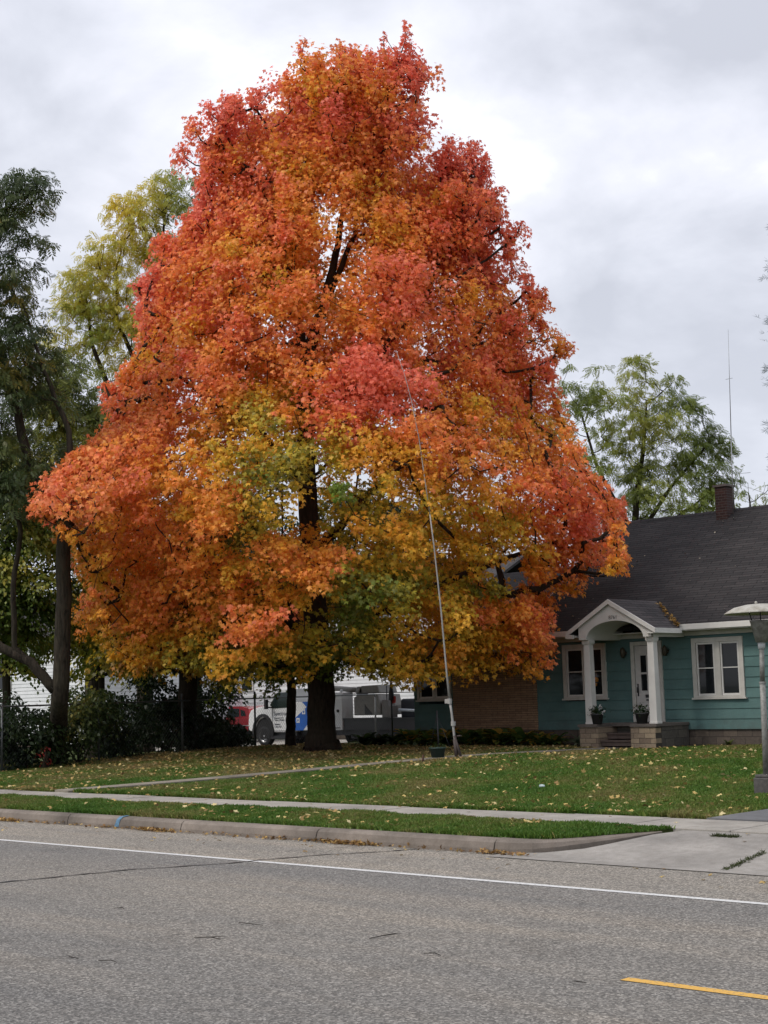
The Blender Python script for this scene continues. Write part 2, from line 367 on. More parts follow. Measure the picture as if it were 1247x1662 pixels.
# driveway apron and drive
def gapron(x, y): return .008+.17*min(1, max(0, (y-13.5)/1.75))
b = MB(); rows = []; ysr = [13.2, 13.5, 13.7, 14.0, 14.3, 14.6, 14.95, 15.27]
lx = {13.2: -10.9, 13.5: -10.95, 13.7: -10.45, 14.0: -10.14, 14.3: -10.02, 14.6: -9.93, 14.95: -9.82, 15.27: -9.6}
for y in ysr:
    for t in np.linspace(0, 1, 9): rows.append((lx[y]*(1-t)+(-4.6)*t, y, gapron(0, y)))
b.add(rows, [(i*9+j, i*9+j+1, (i+1)*9+j+1, (i+1)*9+j) for i in range(len(ysr)-1) for j in range(8)])
tag(b.build('driveway_apron', APR), kind='structure')
b = MB(); b.box(-10.0, -4.6, 16.43, 31, -.05, .215); tag(b.build('driveway', concrete('drive_asphalt', (.14, .14, .145))), kind='structure')
# front walk from the pavement to the steps
WALK = concrete('walk_concrete', (.24, .215, .175), .6); b = MB(); A = np.array([-23.9, 16.42]); B_ = np.array([-21.35, 30.75]); n = 12
for i in range(n):
    p = A+(B_-A)*i/n; q = A+(B_-A)*(i+.985)/n; d = unit((B_-A)[None])[0]; nn_ = np.array([-d[1], d[0]])*.30
    zs = [gzs(*p)+.045, gzs(*q)+.045]; vs = []
    for P_, z_ in ((p, zs[0]), (q, zs[1])):
        for sg in (-1, 1):
            for dz in (-.12, 0): vs.append((P_[0]+sg*nn_[0], P_[1]+sg*nn_[1], z_+dz))
    b.add(vs, [(1, 3, 7, 5), (0, 1, 5, 4), (2, 6, 7, 3), (0, 2, 3, 1), (4, 5, 7, 6)])
tag(b.build('front_walk', WALK), kind='structure')
# paved yard behind the fence
YARD = concrete('yard_paving', (.36, .335, .30)); b = MB()
xs = np.linspace(-58, -34.2, 12); ys_ = np.linspace(35.5, 46, 6)
b.add([(x, y, gzs(x, y)+.03 if x > -37.5 else -.02) for x in xs for y in ys_], [(i*6+j, (i+1)*6+j, (i+1)*6+j+1, i*6+j+1) for i in range(11) for j in range(5)])
tag(b.build('side_yard_paving', YARD), kind='structure')
# ================================================================== HOUSE
TEAL = NT('teal_siding'); ps = TEAL.pos(); sx = TEAL.n('ShaderNodeSeparateXYZ', {0: ps})
a = TEAL.noise(1.3, 5, .6); mp = TEAL.n('ShaderNodeMapping', {'Vector': ps, 'Scale': (60, 60, 2)}); gr = TEAL.noise(2, 4, .6, mp.outputs[0])
c = TEAL.ramp(a, [(.3, (.078, .148, .142)), (.7, (.112, .200, .188))]); c = TEAL.mix(.35, c, TEAL.ramp(gr, [(.3, (.7, .7, .7)), (.7, (1.15, 1.15, 1.15))]), 'MULTIPLY')
dz = TEAL.math('MULTIPLY', TEAL.ramp(TEAL.math('DIVIDE', sx.outputs[2], 4.0), [(.19, (.8, .8, .8)), (.30, (.18, .18, .18)), (.8, (.12, .12, .12))]), TEAL.ramp(TEAL.noise(2.2, 7, .7), [(.38, (0, 0, 0)), (.68, (1, 1, 1))]))
c = TEAL.mix(dz, c, (.075, .088, .08))
TEAL.col(c); TEAL.r(.75, 0, .25); TEAL.bump(gr, .3, .006); TEAL = TEAL.m
def brickmat(name, c1, c2, mortar, scale, bw, rh, axes=(0, 2), ms=.02, bstr=.6):
    s = NT(name); sx = s.n('ShaderNodeSeparateXYZ', {0: s.pos()}); cb = s.n('ShaderNodeCombineXYZ', {0: sx.outputs[axes[0]], 1: sx.outputs[axes[1]]})
    br = s.n('ShaderNodeTexBrick', {'Vector': cb.outputs[0], 'Color1': (*c1, 1), 'Color2': (*c2, 1), 'Mortar': (*mortar, 1), 'Scale': scale, 'Mortar Size': ms, 'Mortar Smooth': .3, 'Bias': 0.0, 'Brick Width': bw, 'Row Height': rh})
    nz = s.noise(14, 5, .7); c = s.mix(.6, br.outputs['Color'], s.ramp(nz, [(.3, (.6, .6, .6)), (.7, (1.25, 1.25, 1.25))]), 'MULTIPLY')
    s.col(c); s.r(.85, 0, .25); s.bump(s.math('SUBTRACT', nz, s.math('MULTIPLY', br.outputs['Fac'], 1.6)), bstr, .012); MATS[name] = s.m; return s.m
BRICK = brickmat('long_brick', (.36, .23, .14), (.25, .16, .10), (.10, .075, .055), 1, .42, .062, ms=.007)
STONE = brickmat('stoop_stone', (.36, .28, .19), (.22, .165, .12), (.07, .06, .05), 1, .32, .125, ms=.006)
STONEX = brickmat('stoop_stone_side', (.13, .115, .095), (.095, .085, .075), (.05, .045, .04), 1, .4, .2, axes=(1, 2), ms=.006)
FOUND = brickmat('foundation_block', (.12, .095, .075), (.085, .068, .056), (.05, .042, .036), 1, .4, .2, ms=.008)
CHIM = brickmat('chimney_brick', (.07, .035, .030), (.045, .025, .023), (.085, .075, .07), 1, .21, .075, ms=.008)
def shingle(name, k, ya=1.3, ax=(0, 1)):
    s = NT(name); sx = s.n('ShaderNodeSeparateXYZ', {0: s.pos()}); cb = s.n('ShaderNodeCombineXYZ', {0: sx.outputs[ax[0]], 1: s.math('MULTIPLY', sx.outputs[ax[1]], ya)})
    br = s.n('ShaderNodeTexBrick', {'Vector': cb.outputs[0], 'Color1': (.027*k, .025*k, .0255*k, 1), 'Color2': (.042*k, .038*k, .038*k, 1), 'Mortar': (.006*k, .0055*k, .006*k, 1), 'Scale': 1.0, 'Mortar Size': .016, 'Mortar Smooth': .9, 'Brick Width': .62, 'Row Height': .13})
    nz = s.noise(30, 4, .7); bg_ = s.noise(.8, 5, .6)
    c = s.mix(.6, br.outputs['Color'], s.ramp(nz, [(.3, (.6, .6, .6)), (.7, (1.35, 1.35, 1.35))]), 'MULTIPLY'); c = s.mix(.6, c, s.ramp(bg_, [(.3, (.7, .7, .72)), (.7, (1.3, 1.27, 1.25))]), 'MULTIPLY')
    s.col(c); s.r(.9, 0, .2); s.bump(s.math('SUBTRACT', s.math('MULTIPLY', nz, .5), br.outputs['Fac']), .7, .012); MATS[name] = s.m; return s.m
SHIN = shingle('dark_shingles', 1.0); SHIN2 = shingle('porch_shingles', 1.8, 1.16, (1, 0))
WY = 32.5
H = empty('house', (-20, WY, .35), 'single storey teal house with dark shingle roof and a white arched porch', 'house')
def hb(name, mb, mats, parent=None, bevel=0):
    p = parent or H
    # geometry is authored in world space; cancel the parent's offset
    off = [0, 0, 0]; q = p
    while q is not None: off = [off[i]+q.location[i] for i in range(3)]; q = q.parent
    mb.v = [(v[0]-off[0], v[1]-off[1], v[2]-off[2]) for v in mb.v]
    return mb.build(name, mats, p, bevel=bevel)
def siding(x0, x1, z0, z1, y, cut=(), step=.252, lap=.019):
    b = MB(); z = z0
    holes = list(cut)
    while z < z1-1e-3:
        zt = min(z+step, z1)
        # split the course round openings
        segs = [(x0, x1)]
        for (a_, c_, d_, e_) in holes:
            if d_ < zt and e_ > z:
                ns = []
                for (p, q) in segs:
                    if c_ <= p or a_ >= q: ns.append((p, q)); continue
                    if a_ > p: ns.append((p, a_))
                    if c_ < q: ns.append((c_, q))
                segs = ns
        for p, q in segs: b.prism([(y+.1, z), (y-lap, z), (y-lap, z+.012), (y, zt), (y+.1, zt)], p, q, 'x')
        z = zt
    return b
XL, XM, XB, XR = -29.4, -27.88, -24.86, -11.0
wins = [(-23.94, -22.54, 1.62, 3.05), (-19.93, -18.49, 1.57, 3.05)]
doorhole = (-21.74, -20.82, .97, 3.03)
WOPEN = (-29.24, -27.94, 1.67, 2.95)
hb('siding', siding(XB, XR, .79, 3.12, WY, [(a+.04, b_-.04, c_+.04, d-.04) for a, b_, c_, d in wins+[doorhole]]), TEAL)
hb('wing_siding', siding(XL, XM, .79, 2.95, WY, [(WOPEN[0]+.03, WOPEN[1]-.03, WOPEN[2]+.03, WOPEN[3]-.03)]), TEAL)
b = MB(); b.box(XM+.002, XB-.002, WY-.035, WY+.12, .79, 2.95); hb('brick_wall', b, BRICK)
b = MB(); b.box(XM+.002, XB-.002, WY+.0, WY+.12, .2, .787); b.box(XL+.03, XM, WY+.03, WY+.12, .2, .787); b.box(XB, XR-.03, WY+.03, WY+.12, .2, .785); hb('foundation', b, FOUND)
# body of the house: side and back walls, dark inside
INN = simple('dark_interior', (.02, .018, .016), .9)
b = MB(); D = 9.0
b.box(XL+.02, XL+.14, WY+.13, WY+D, .2, 2.95); b.box(XR-.14, XR-.02, WY+.13, WY+D, .2, 3.2); b.box(XL+.15, XR-.15, WY+D-.12, WY+D, .2, 3.1)
b.add([(XB-.2, WY+.1, 3.1), (XB-.2, WY+D, 3.1), (XB-.2, WY+D/2, 6.62)], [(0, 1, 2)]); b.add([(XR-.05, WY+.1, 3.1), (XR-.05, WY+D, 3.1), (XR-.05, WY+D/2, 6.62)], [(0, 1, 2)])
b.add([(XL+.05, WY+.1, 2.9), (XL+.05, WY+D, 2.9), (XL+.05, WY+D/2, 5.4)], [(0, 1, 2)])
hb('side_wall', b, TEAL)
b = MB(); b.box(XL+.16, XR-.16, WY+1.6, WY+1.65, .3, 3.0); b.box(XL+.16, XR-.16, WY+.13, WY+1.6, .75, .78); hb('room_back', b, INN)
# roofs
def gable_roof(x0, x1, y0, yr, y1, z0, zr, t=.1):
    b = MB(); 
    b.prism([(y0, z0), (yr, zr), (y1, z0), (y1, z0-t), (yr, zr-t), (y0, z0-t)], x0, x1, 'x'); return b
roof = hb('roof', gable_roof(XB-.28, XR+.3, WY-.42, WY+D/2, WY+D+.42, 3.42, 6.78), SHIN)
hb('wing_roof', gable_roof(XL-.3, XB-.29, WY-.36, WY+D/2, WY+D+.36, 3.12, 5.6), SHIN)
b = MB(); 
for k in range(60):
    x = XB-.25+k*.235
    if x > XR: break
    b.prism([(WY+D/2-.13, 6.70), (WY+D/2, 6.795+.008*(k % 2)), (WY+D/2+.13, 6.70)], x, x+.23, 'x')
hb('ridge_cap', b, SHIN, roof)
b = MB(); b.box(XB-.25, -22.72, WY-.47, WY-.421, 3.26, 3.40); b.box(-19.98, XR+.28, WY-.47, WY-.421, 3.26, 3.40); b.box(XB-.25, XR+.28, WY-.42, WY-.02, 3.235, 3.262); hb('gutter', b, WHITE, roof, .004)
b = MB(); b.box(XL-.28, XB-.30, WY-.41, WY-.361, 2.98, 3.10); b.box(XL-.28, XB-.3, WY-.36, WY-.02, 2.955, 2.98); hb('wing_gutter', b, WHITE)
b = MB(); b.box(XB, XR, WY-.045, WY-.024, 3.125, 3.235); hb('frieze_board', b, TRIM)
b = MB(); b.box(-21.42, -21.06, 36.55, 36.98, 6.0, 7.40); ch = hb('chimney', b, CHIM, roof)
b = MB(); b.box(-21.46, -21.02, 36.51, 37.02, 7.402, 7.46); hb('chimney_cap', b, simple('cap_stone', (.12, .10, .09), .9), ch)
b = MB(); b.box(XB-.295, XB-.27, WY-.42, WY-.1, 3.25, 3.40)
b.prism([(WY-.43, 3.42), (WY+D/2, 6.78), (WY+D/2, 6.62), (WY-.43, 3.26)], XB-.31, XB-.282, 'x'); hb('rake_board', b, TRIM, roof)
# windows
BLIND = simple('curtain', (.045, .047, .052), .9, var=.3, scale=1.5)
def window(x0, x1, z0, z1, panes, parent=None, fr=.115, mat=TRIM):
    b = MB(); y0, y1 = WY-.055, WY+.04
    b.box(x0, x0+fr, y0, y1, z0, z1); b.box(x1-fr, x1, y0, y1, z0, z1); b.box(x0+fr, x1-fr, y0, y1, z1-fr, z1); b.box(x0+fr, x1-fr, y0, y1, z0, z0+.05)
    n = len(panes)
    W = hb('window', b, mat, None, .004)
    for k, (a_, c_) in enumerate(panes):
        if k: 
            m = MB(); m.box(panes[k-1][1], a_, y0+.003, y1, z0+.051, z1-fr-.001); hb('mullion', m, mat, W, .004)
        m = MB(); g = .045; zb, zt = z0+.052, z1-fr-.002; ya, yb = WY-.03, WY+.02
        m.box(a_+.01, a_+g, ya, yb, zb, zt); m.box(c_-g, c_-.01, ya, yb, zb, zt); m.box(a_+g, c_-g, ya, yb, zt-g, zt); m.box(a_+g, c_-g, ya, yb, zb, zb+g)
        zm = (zb+zt)/2+.02; m.box(a_+g, c_-g, ya+.01, yb, zm-.012, zm+.012); hb('sash', m, WHITE, W)
        m = MB(); m.box(a_+g-.005, c_-g+.005, WY+.0, WY+.006, zb+g-.005, zt-g+.005); hb('pane', m, PANE, W)
        m = MB(); m.box(a_+g, c_-g, WY+.055, WY+.06, zb+g, zt-g); hb('curtain', m, BLIND, W)
    m = MB(); m.box(x0-.04, x1+.04, WY-.085, WY+.02, z0-.045, z0-.002); hb('sill', m, mat, W, .004)
    return W
window(*wins[0], [(-23.82, -23.27), (-23.2, -22.65)])
window(*wins[1], [(-19.81, -19.29), (-19.13, -18.61)])
window(*WOPEN, [(-29.15, -28.62), (-28.55, -28.03)], fr=.08)
# door
dm = simple('door_paint', (.50, .48, .45), .5, var=.08)
b = MB(); b.box(-21.64, -20.92, WY-.02, WY+.03, .99, 2.93); dr = hb('door', b, dm, None, .004); tag(dr)
for xx in (-21.47, -21.11):
    for z0_, z1_ in ((1.78, 2.2), (2.25, 2.68)):
        m = MB(); m.box(xx, xx+.17, WY-.027, WY-.021, z0_, z1_); hb('pane', m, PANE, dr)
m = MB(); m.box(-21.5, -21.07, WY-.026, WY-.0205, 1.15, 1.19); hb('panel_moulding', m, TRIM, dr)
m = MB(); m.tube([(-21.58, WY-.03, 1.88), (-21.58, WY-.07, 1.86), (-21.58, WY-.07, 1.74), (-21.58, WY-.03, 1.72)], .012, 8); m.box(-21.6, -21.56, WY-.03, WY-.021, 1.64, 1.96); hb('handle', m, DARK, dr)
m = MB(); m.box(-21.36, -21.26, WY-.035, WY-.021, 1.60, 1.68); m.box(-21.34, -21.28, WY-.04, WY-.021, 1.52, 1.56); hb('letter_slot', m, DARK, dr)
b = MB(); b.box(-21.75, -21.65, WY-.06, WY+.03, .98, 3.04); b.box(-20.91, -20.81, WY-.06, WY+.03, .98, 3.04); b.box(-21.65, -20.91, WY-.06, WY+.03, 2.94, 3.04); hb('door_frame', b, TRIM, None, .004)
# wall lamps either side of the door
for xx in (-21.93, -20.66):
    b = MB(); b.lathe([(.0, 0), (.05, .0), (.05, .03), (0, .03)], (xx, WY-.03, 2.76), 10, axis='y'); b.tube([(xx, WY-.03, 2.72), (xx, WY-.12, 2.78), (xx, WY-.16, 2.9)], .01, 6)
    b.lathe([(.03, -.22), (.055, -.2), (.07, -.02), (.03, .04), (0, .06)], (xx, WY-.14, 2.86), 10); hb('wall_lamp', b, simple('brass_lamp', (.06, .05, .03), .5, .3), None)
# porch: stoop with steps cut in
PX0, PX1, PY = -22.42, -20.14, 31.0
b = MB(); b.box(PX0, -21.86, PY, WY-.025, .2, .90); hb('stoop_wall', b, STONE, None)
b = MB(); b.box(-20.88, -20.16, PY, PY+.25, .2, .90); hb('stoop_wall', b, STONE, None)
b = MB(); b.box(-20.879, PX1, PY+.251, WY-.025, .2, .90); b.box(-21.859, -20.8785, PY+.85, WY-.03, .2, .90); hb('stoop_side', b, STONEX, None)
SL = concrete('stoop_slab', (.15, .13, .115)); b = MB(); b.box(PX0-.03, -21.86, PY-.04, WY-.03, .902, .975); b.box(-20.88, PX1+.03, PY-.04, WY-.03, .902, .975); b.box(-21.859, -20.881, PY+.62, WY-.03, .902, .975); hb('stoop_slab', b, SL, None, .006)
STP = concrete('step_stone', (.13, .095, .08))
for k in range(3):
    z = .40+.17*k; b = MB(); b.box(-21.855+(-.15 if k == 0 else 0), -20.885+(.05 if k == 0 else 0), PY-.16+.28*k, PY+.83 if k else PY-.005, z-.14 if k else .25, z-.035); b.box(-21.855+(-.2 if k == 0 else 0), -20.885+(.06 if k == 0 else 0), PY-.2+.28*k, PY+.82 if k else PY-.005, z-.034, z); hb('step', b, STP, None)
# columns: square, slightly tapering, with capital
for xx in (-22.15, -20.24):
    b = MB(); y = PY+.16
    def ring(z, h): return [(xx-h, y-h, z), (xx+h, y-h, z), (xx+h, y+h, z), (xx-h, y+h, z)]
    zz_ = [(.976, .115), (1.02, .115), (1.022, .105), (2.98, .088), (2.985, .105), (3.03, .12), (3.10, .12)]
    vs = [p for z, h in zz_ for p in ring(z, h)]; n = len(zz_)
    b.add(vs, [(i*4+j, i*4+(j+1) % 4, (i+1)*4+(j+1) % 4, (i+1)*4+j) for i in range(n-1) for j in range(4)]+[(0, 3, 2, 1), tuple((n-1)*4+j for j in range(4))])
    hb('column', b, WHITE, None, .006)
# porch gable with arched opening and barrel ceiling
GX, GW = -21.28, 1.33; zE, zA = 3.30, 4.06
b = MB(); y0, y1 = PY-.06, PY+.05
xl, xr = -22.05, -20.34; xc = (xl+xr)/2; ra = (xr-xl)/2; zb = 3.10; rise = .44
arc = [(xc+ra*math.cos(t), zb+rise*math.sin(t)) for t in np.linspace(math.pi, 0, 21)]
def top(x): return zA-.07-(zA-zE)*abs(x-GX)/GW
vs = []; 
for x, z in arc: vs += [(x, z), (x, max(z+.01, top(x)))]
poly = [(-22.28, zb), (-22.28, top(-22.28))]
cols_ = [(-22.28, zb, top(-22.28))]+[(x, z, top(x)) for x, z in arc]+[(-20.11, zb, top(-20.11))]
for (xa, za, ta), (xb, zb_, tb) in zip(cols_[:-1], cols_[1:]):
    b.add([(xa, y0, za), (xb, y0, zb_), (xb, y0, tb), (xa, y0, ta), (xa, y1, za), (xb, y1, zb_), (xb, y1, tb), (xa, y1, ta)],
          [(0, 1, 2, 3), (5, 4, 7, 6), (0, 4, 5, 1), (3, 2, 6, 7)])
gab = hb('porch_gable', b, WHITE, None)
b = MB(); n = len(arc)
vs = [(x, y1, z) for x, z in arc]+[(x, WY-.05, z) for x, z in arc]; b.add(vs, [(i, i+1, n+i+1, n+i) for i in range(n-1)], sm=True)
b.box(-22.27, -22.06, y1+.002, WY-.05, 3.10, 3.3); b.box(-20.33, -20.12, y1+.002, WY-.05, 3.10, 3.3); hb('porch_ceiling', b, WHITE, None)
b = MB(); t = .05
b.prism([(GX-GW, zE), (GX, zA+.03), (GX+GW, zE), (GX+GW, zE-t), (GX, zA-.03), (GX-GW, zE-t)], PY-.13, WY+1.1, 'y'); prf = hb('porch_roof', b, SHIN2, None)
b = MB()
b.prism([(GX-GW-.02, zE-.005), (GX, zA+.02), (GX, zA-.10), (GX-GW-.02, zE-.125)], PY-.165, PY-.132, 'y'); b.prism([(GX+GW+.02, zE-.005), (GX, zA+.02), (GX, zA-.10), (GX+GW+.02, zE-.125)], PY-.166, PY-.1315, 'y')
b.box(GX-GW-.03, GX-GW+.2, PY-.16, PY-.07, zE-.16, zE-.06)
b.box(GX+GW+.002, GX+GW+.03, PY-.13, WY-.45, zE-.12, zE+.0); b.box(GX-GW-.03, GX-GW-.002, PY-.13, WY-.45, zE-.12, zE)
b.box(GX+GW-.25, GX+GW+.0, PY-.12, WY-.47, zE-.13, zE-.09); b.box(GX-GW, GX-GW+.25, PY-.06, WY-.47, zE-.13, zE-.09)
hb('porch_trim', b, WHITE, prf, .003)
def text(body, size, loc, rot, mat, parent, name='lettering', ext=.002, align='LEFT', sx=1):
    cu_ = bpy.data.curves.new(name, 'FONT'); cu_.body = body; cu_.size = size; cu_.extrude = ext; cu_.align_x = align
    tmp = bpy.data.objects.new(name, cu_); col.objects.link(tmp)
    dg = bpy.context.evaluated_depsgraph_get(); me = bpy.data.meshes.new_from_object(tmp.evaluated_get(dg)); bpy.data.objects.remove(tmp)
    me.transform(Matrix.Diagonal((sx, 1, 1, 1))); me.materials.clear()
    ob = link(name, me, mat, parent); ob.rotation_euler = rot
    off = [0, 0, 0]; q = parent
    while q is not None: off = [off[i]+q.location[i] for i in range(3)]; q = q.parent
    ob.location = [loc[i]-off[i] for i in range(3)]; return ob
text('8761', .13, (-21.34, y0-.004, 3.58), (R(90), 0, 0), DARK, gab, 'house_number')
# decoration hanging inside the porch window
b = MB(); b.lathe([(0, .07), (.06, .05), (.075, 0), (.055, -.06), (0, -.07)], (-22.86, WY-.07, 2.1), 12); b.lathe([(0, .05), (.04, .03), (.04, -.02), (0, -.05)], (-22.87, WY-.07, 1.97), 10); b.tube([(-22.86, WY-.05, 2.17), (-22.86, WY-.05, 2.3)], .004, 5)
tag(b.build('window_ornament', simple('orange_ornament', (.42, .17, .03), .5)), 'small orange ornament hanging on the window beside the left porch column', 'ornament')
# ------------------------------------------------------------------ mast beside the chimney
my = 36.4; mx = float(at_y(1190, 832, my)[0])
M_ = empty('antenna_mast', (mx, my, 6.4), 'tall thin radio mast rising beside the brick chimney', 'antenna')
top_ = at_y(1182, 535, my)
b = MB(); zt = float(top_[2]); dx = float(top_[0])-mx; L = zt-6.4
b.tube([(0, 0, 0), (dx*.45, 0, L*.45)], .015, 6); b.build('lower_pole', METAL, M_)
b = MB(); b.tube([(dx*.45, 0, L*.45), (dx*.75, 0, L*.75), (dx, 0, L)], [.012, .008, .004], 6); b.build('whip', METAL, M_)
b = MB(); b.tube([(0, 0, .32*L*.75), (.5, .2, .32*L*.75)], .006, 5); b.build('radial', METAL, M_)
b = MB(); b.tube([(dx*.74-.12, 0, L*.74), (dx*.74+.1, 0, L*.74)], .006, 5); b.build('radial', METAL, M_)
b = MB(); b.tube([(0, 0, L*.2), (1.6, .4, -.1+.45)], .005, 4); b.build('guy_wire', METAL, M_)
# ================================================================== TREES
def branches(trunks, pads, r_tip=.012, expo=.47, maxr=.2, jit=.15, up=.35):
    P = []; par = []; rr = []; chains = []
    for tr in trunks:
        ids = []
        for (p, r_) in tr:
            P.append(np.array(p, float)); par.append(ids[-1] if ids else -1); rr.append(r_); ids.append(len(P)-1)
    nt_ = len(P); low = trunks[0][0][0][2]
    axis = np.array([p for p in P]); d0 = [np.min(np.linalg.norm(axis-p, axis=1)) for p in pads]
    for i in np.argsort(d0):
        p = np.array(pads[i]); A_ = np.array(P); d = p-A_; hd = np.hypot(d[:, 0], d[:, 1]); ln = np.linalg.norm(d, axis=1)
        cost = ln + 1.6*np.maximum(0, hd*up-d[:, 2]) + np.where(A_[:, 2] < low+2.2, 50, 0) + np.where(np.arange(len(A_)) < nt_, 0, .25)
        j = int(np.argmin(cost)); a_ = P[j]; L = ln[j]; prev = j; ids = [j]; ns = max(2, int(L/.7))
        for k in range(1, ns+1):
            t = k/ns; q = a_*(1-t)+p*t; q = q+np.array([0, 0, -.12*L*math.sin(math.pi*t)*(1 if t < 1 else 0)])
            if k < ns: q = q+rng.normal(size=3)*jit*min(1, L*.3)*.6
            P.append(q); par.append(prev); rr.append(0); prev = len(P)-1; ids.append(prev)
        chains.append(ids)
    cnt = np.zeros(len(P)); 
    for c_ in chains: cnt[c_[-1]] += 1
    for i in range(len(P)-1, -1, -1):
        if par[i] >= 0: cnt[par[i]] += cnt[i]
    rad = np.array([rr[i] if rr[i] > 0 else min(maxr, r_tip*max(cnt[i], 1)**expo) for i in range(len(P))])
    b = MB()
    for c_ in chains:
        rs = [rad[i] for i in c_]; rs[0] = min(rs[0], rs[1]*1.25)
        b.tube([P[i] for i in c_], rs, 5 if rs[0] < .05 else 7, cap=False)
    return b
def crown(name, pads, rads, n_per, size, cmap, tpl, parent, org, flat=.42, droop=.35, mat=None, center=None, spread=.45, fluffy=None):
    """pads of leaves: domed sprays, leaves facing up and outwards"""
    pads = np.asarray(pads); K = len(pads); nP = (n_per*(np.asarray(rads)**2)*(1 if fluffy is None else np.random.default_rng(6).uniform(.35, 1.15, K))).astype(int); idx = np.repeat(np.arange(K), nP); n = len(idx)
    th = rng.uniform(0, 2*np.pi, n); rho = np.sqrt(rng.uniform(0, 1, n)); rr_ = np.asarray(rads)[idx]
    lob = 1+.22*np.sin(3*th+idx*1.7)+.15*np.sin(5*th+idx*2.3); rho = rho*lob
    x = rho*np.cos(th)*rr_; y = rho*np.sin(th)*rr_; z = rr_*flat*(1-rho**2)*1.0 + rng.normal(size=n)*rr_*.13 - rr_*.25*rng.uniform(0, 1, n)**2
    c0 = np.array(center if center is not None else org); out_ = pads-c0; out_[:, 2] = 0; od = unit(out_)[idx]
    outd = x*od[:, 0]+y*od[:, 1]; z = z-(droop[idx] if hasattr(droop, '__len__') else droop)*outd
    P = pads[idx]+np.stack((x, y, z), 1)
    rad = np.stack((np.cos(th), np.sin(th), np.zeros(n)), 1)
    Nn = unit(np.array([0, 0, 1.0])*.8+rad*(.25+.45*rho[:, None])+od*.35+rng.normal(size=(n, 3))*spread)
    T = unit(rad*.7+od*.4+np.array([0, 0, -.75])+rng.normal(size=(n, 3))*.35)
    if fluffy is not None:          # soft-edged sprays: leaves hang off short shoots, faces turned outward
        g = rng.normal(size=(n, 3)); g /= np.maximum(1, np.linalg.norm(g, axis=1, keepdims=True)/2.1); sx3 = rng.integers(0, 7, n); sh = np.sin(np.stack((idx*3.7+sx3*2.3, idx*5.1+sx3*4.1, idx*7.9+sx3*1.3), 1))*.62
        vs_ = fluffy[idx]; q = (g*.27+sh)*rr_[:, None]; q[:, 2] = q[:, 2]*vs_ - (droop[idx] if hasattr(droop, '__len__') else droop)*.8*(q[:, 0]*od[:, 0]+q[:, 1]*od[:, 1])
        P = pads[idx]+q; rho = np.linalg.norm(q, axis=1)/rr_
        Nn = unit(np.array([0, 0, .55])+od*.75+rng.normal(size=(n, 3))*.62); T = unit(od*.35+np.array([0, 0, -.8])+rng.normal(size=(n, 3))*.5)
    cols = cmap(P, idx, rho)
    return leaves(name, P-np.array(org), Nn, T, size*rng.uniform(.7, 1.25, n), cols, tpl, mat or LEAF, parent)
def make_tree(name, label, base, trunks, pads, rads, n_per, size, cmap, tpl, barkm=BARK, group=None, center=None, cat='tree', **kw):
    bk = {k: kw.pop(k) for k in list(kw) if k in ('r_tip', 'expo', 'maxr', 'jit', 'up')}
    T = empty(name, base, label, cat, group); org = np.array(base, float)
    b = MB()
    for tr in trunks:
        pts = [np.array(p)-org for p, r_ in tr]; b.tube(pts, [r_ for p, r_ in tr], 16)
    b.build('trunk', barkm, T, fixn=False)
    bb = branches(trunks, pads, **bk); bb.v = [tuple(np.array(v)-org) for v in bb.v]; bb.build('limbs', barkm, T, fixn=False)
    crown('crown', pads, rads, n_per, size, cmap, tpl, T, org, center=center, **kw)
    return T
def smooth(tr, n=6):
    """densify a trunk polyline with wobble"""
    o_ = []
    for i in range(len(tr)-1):
        (p, r_), (q, r2) = tr[i], tr[i+1]; p = np.array(p); q = np.array(q)
        for k in range(n): t = k/n; o_.append((p*(1-t)+q*t+rng.normal(size=3)*.012, r_*(1-t)+r2*t))
    o_.append((np.array(tr[-1][0]), tr[-1][1])); return o_
def hexmix(t, stops):
    xs = [s_[0] for s_ in stops]; return np.stack([np.interp(t, xs, [s_[1][k] for s_ in stops]) for k in range(3)], 1)
# ---- the great maple
mb_ = np.array([-29.3, 28.5, .35]); DEP = 40.3; toC = unit(np.array([[-mb_[0], -mb_[1], 0]]))[0]; right = np.array([-toC[1], toC[0], 0]); 
if right@cr < 0: right = -right
OUT = [(40, 645, 668), (100, 482, 690), (130, 468, 702), (165, 350, 702), (200, 335, 696), (228, 318, 755), (250, 305, 792), (300, 298, 800), (335, 306, 826), (360, 285, 838), (400, 268, 846), (450, 232, 868), (520, 222, 892), (560, 232, 930), (600, 205, 905), (640, 185, 912), (700, 172, 936), (745, 110, 945), (800, 50, 985), (840, 60, 1006), (880, 128, 1010), (920, 138, 1008), (950, 142, 960), (985, 130, 905), (1040, 150, 905), (1080, 200, 890), (1112, 240, 880)]
OY = [o_[0] for o_ in OUT]; OL = [o_[1]+24*max(0, min(1, (480-o_[0])/150)) for o_ in OUT]; OR_ = [o_[2]-(16 if o_[0] < 430 else 8 if o_[0] < 720 else 0) for o_ in OUT]
def lowlim(x): return np.interp(x, [60, 120, 135, 200, 330, 420, 500, 560, 650, 700, 760, 860, 885, 900, 925, 960, 1010], [850, 880, 1000, 1085, 1095, 1120, 1100, 1085, 1110, 1095, 1095, 1108, 1100, 1040, 950, 935, 925])
pads = []; rads = []
tries = 0
taken = []
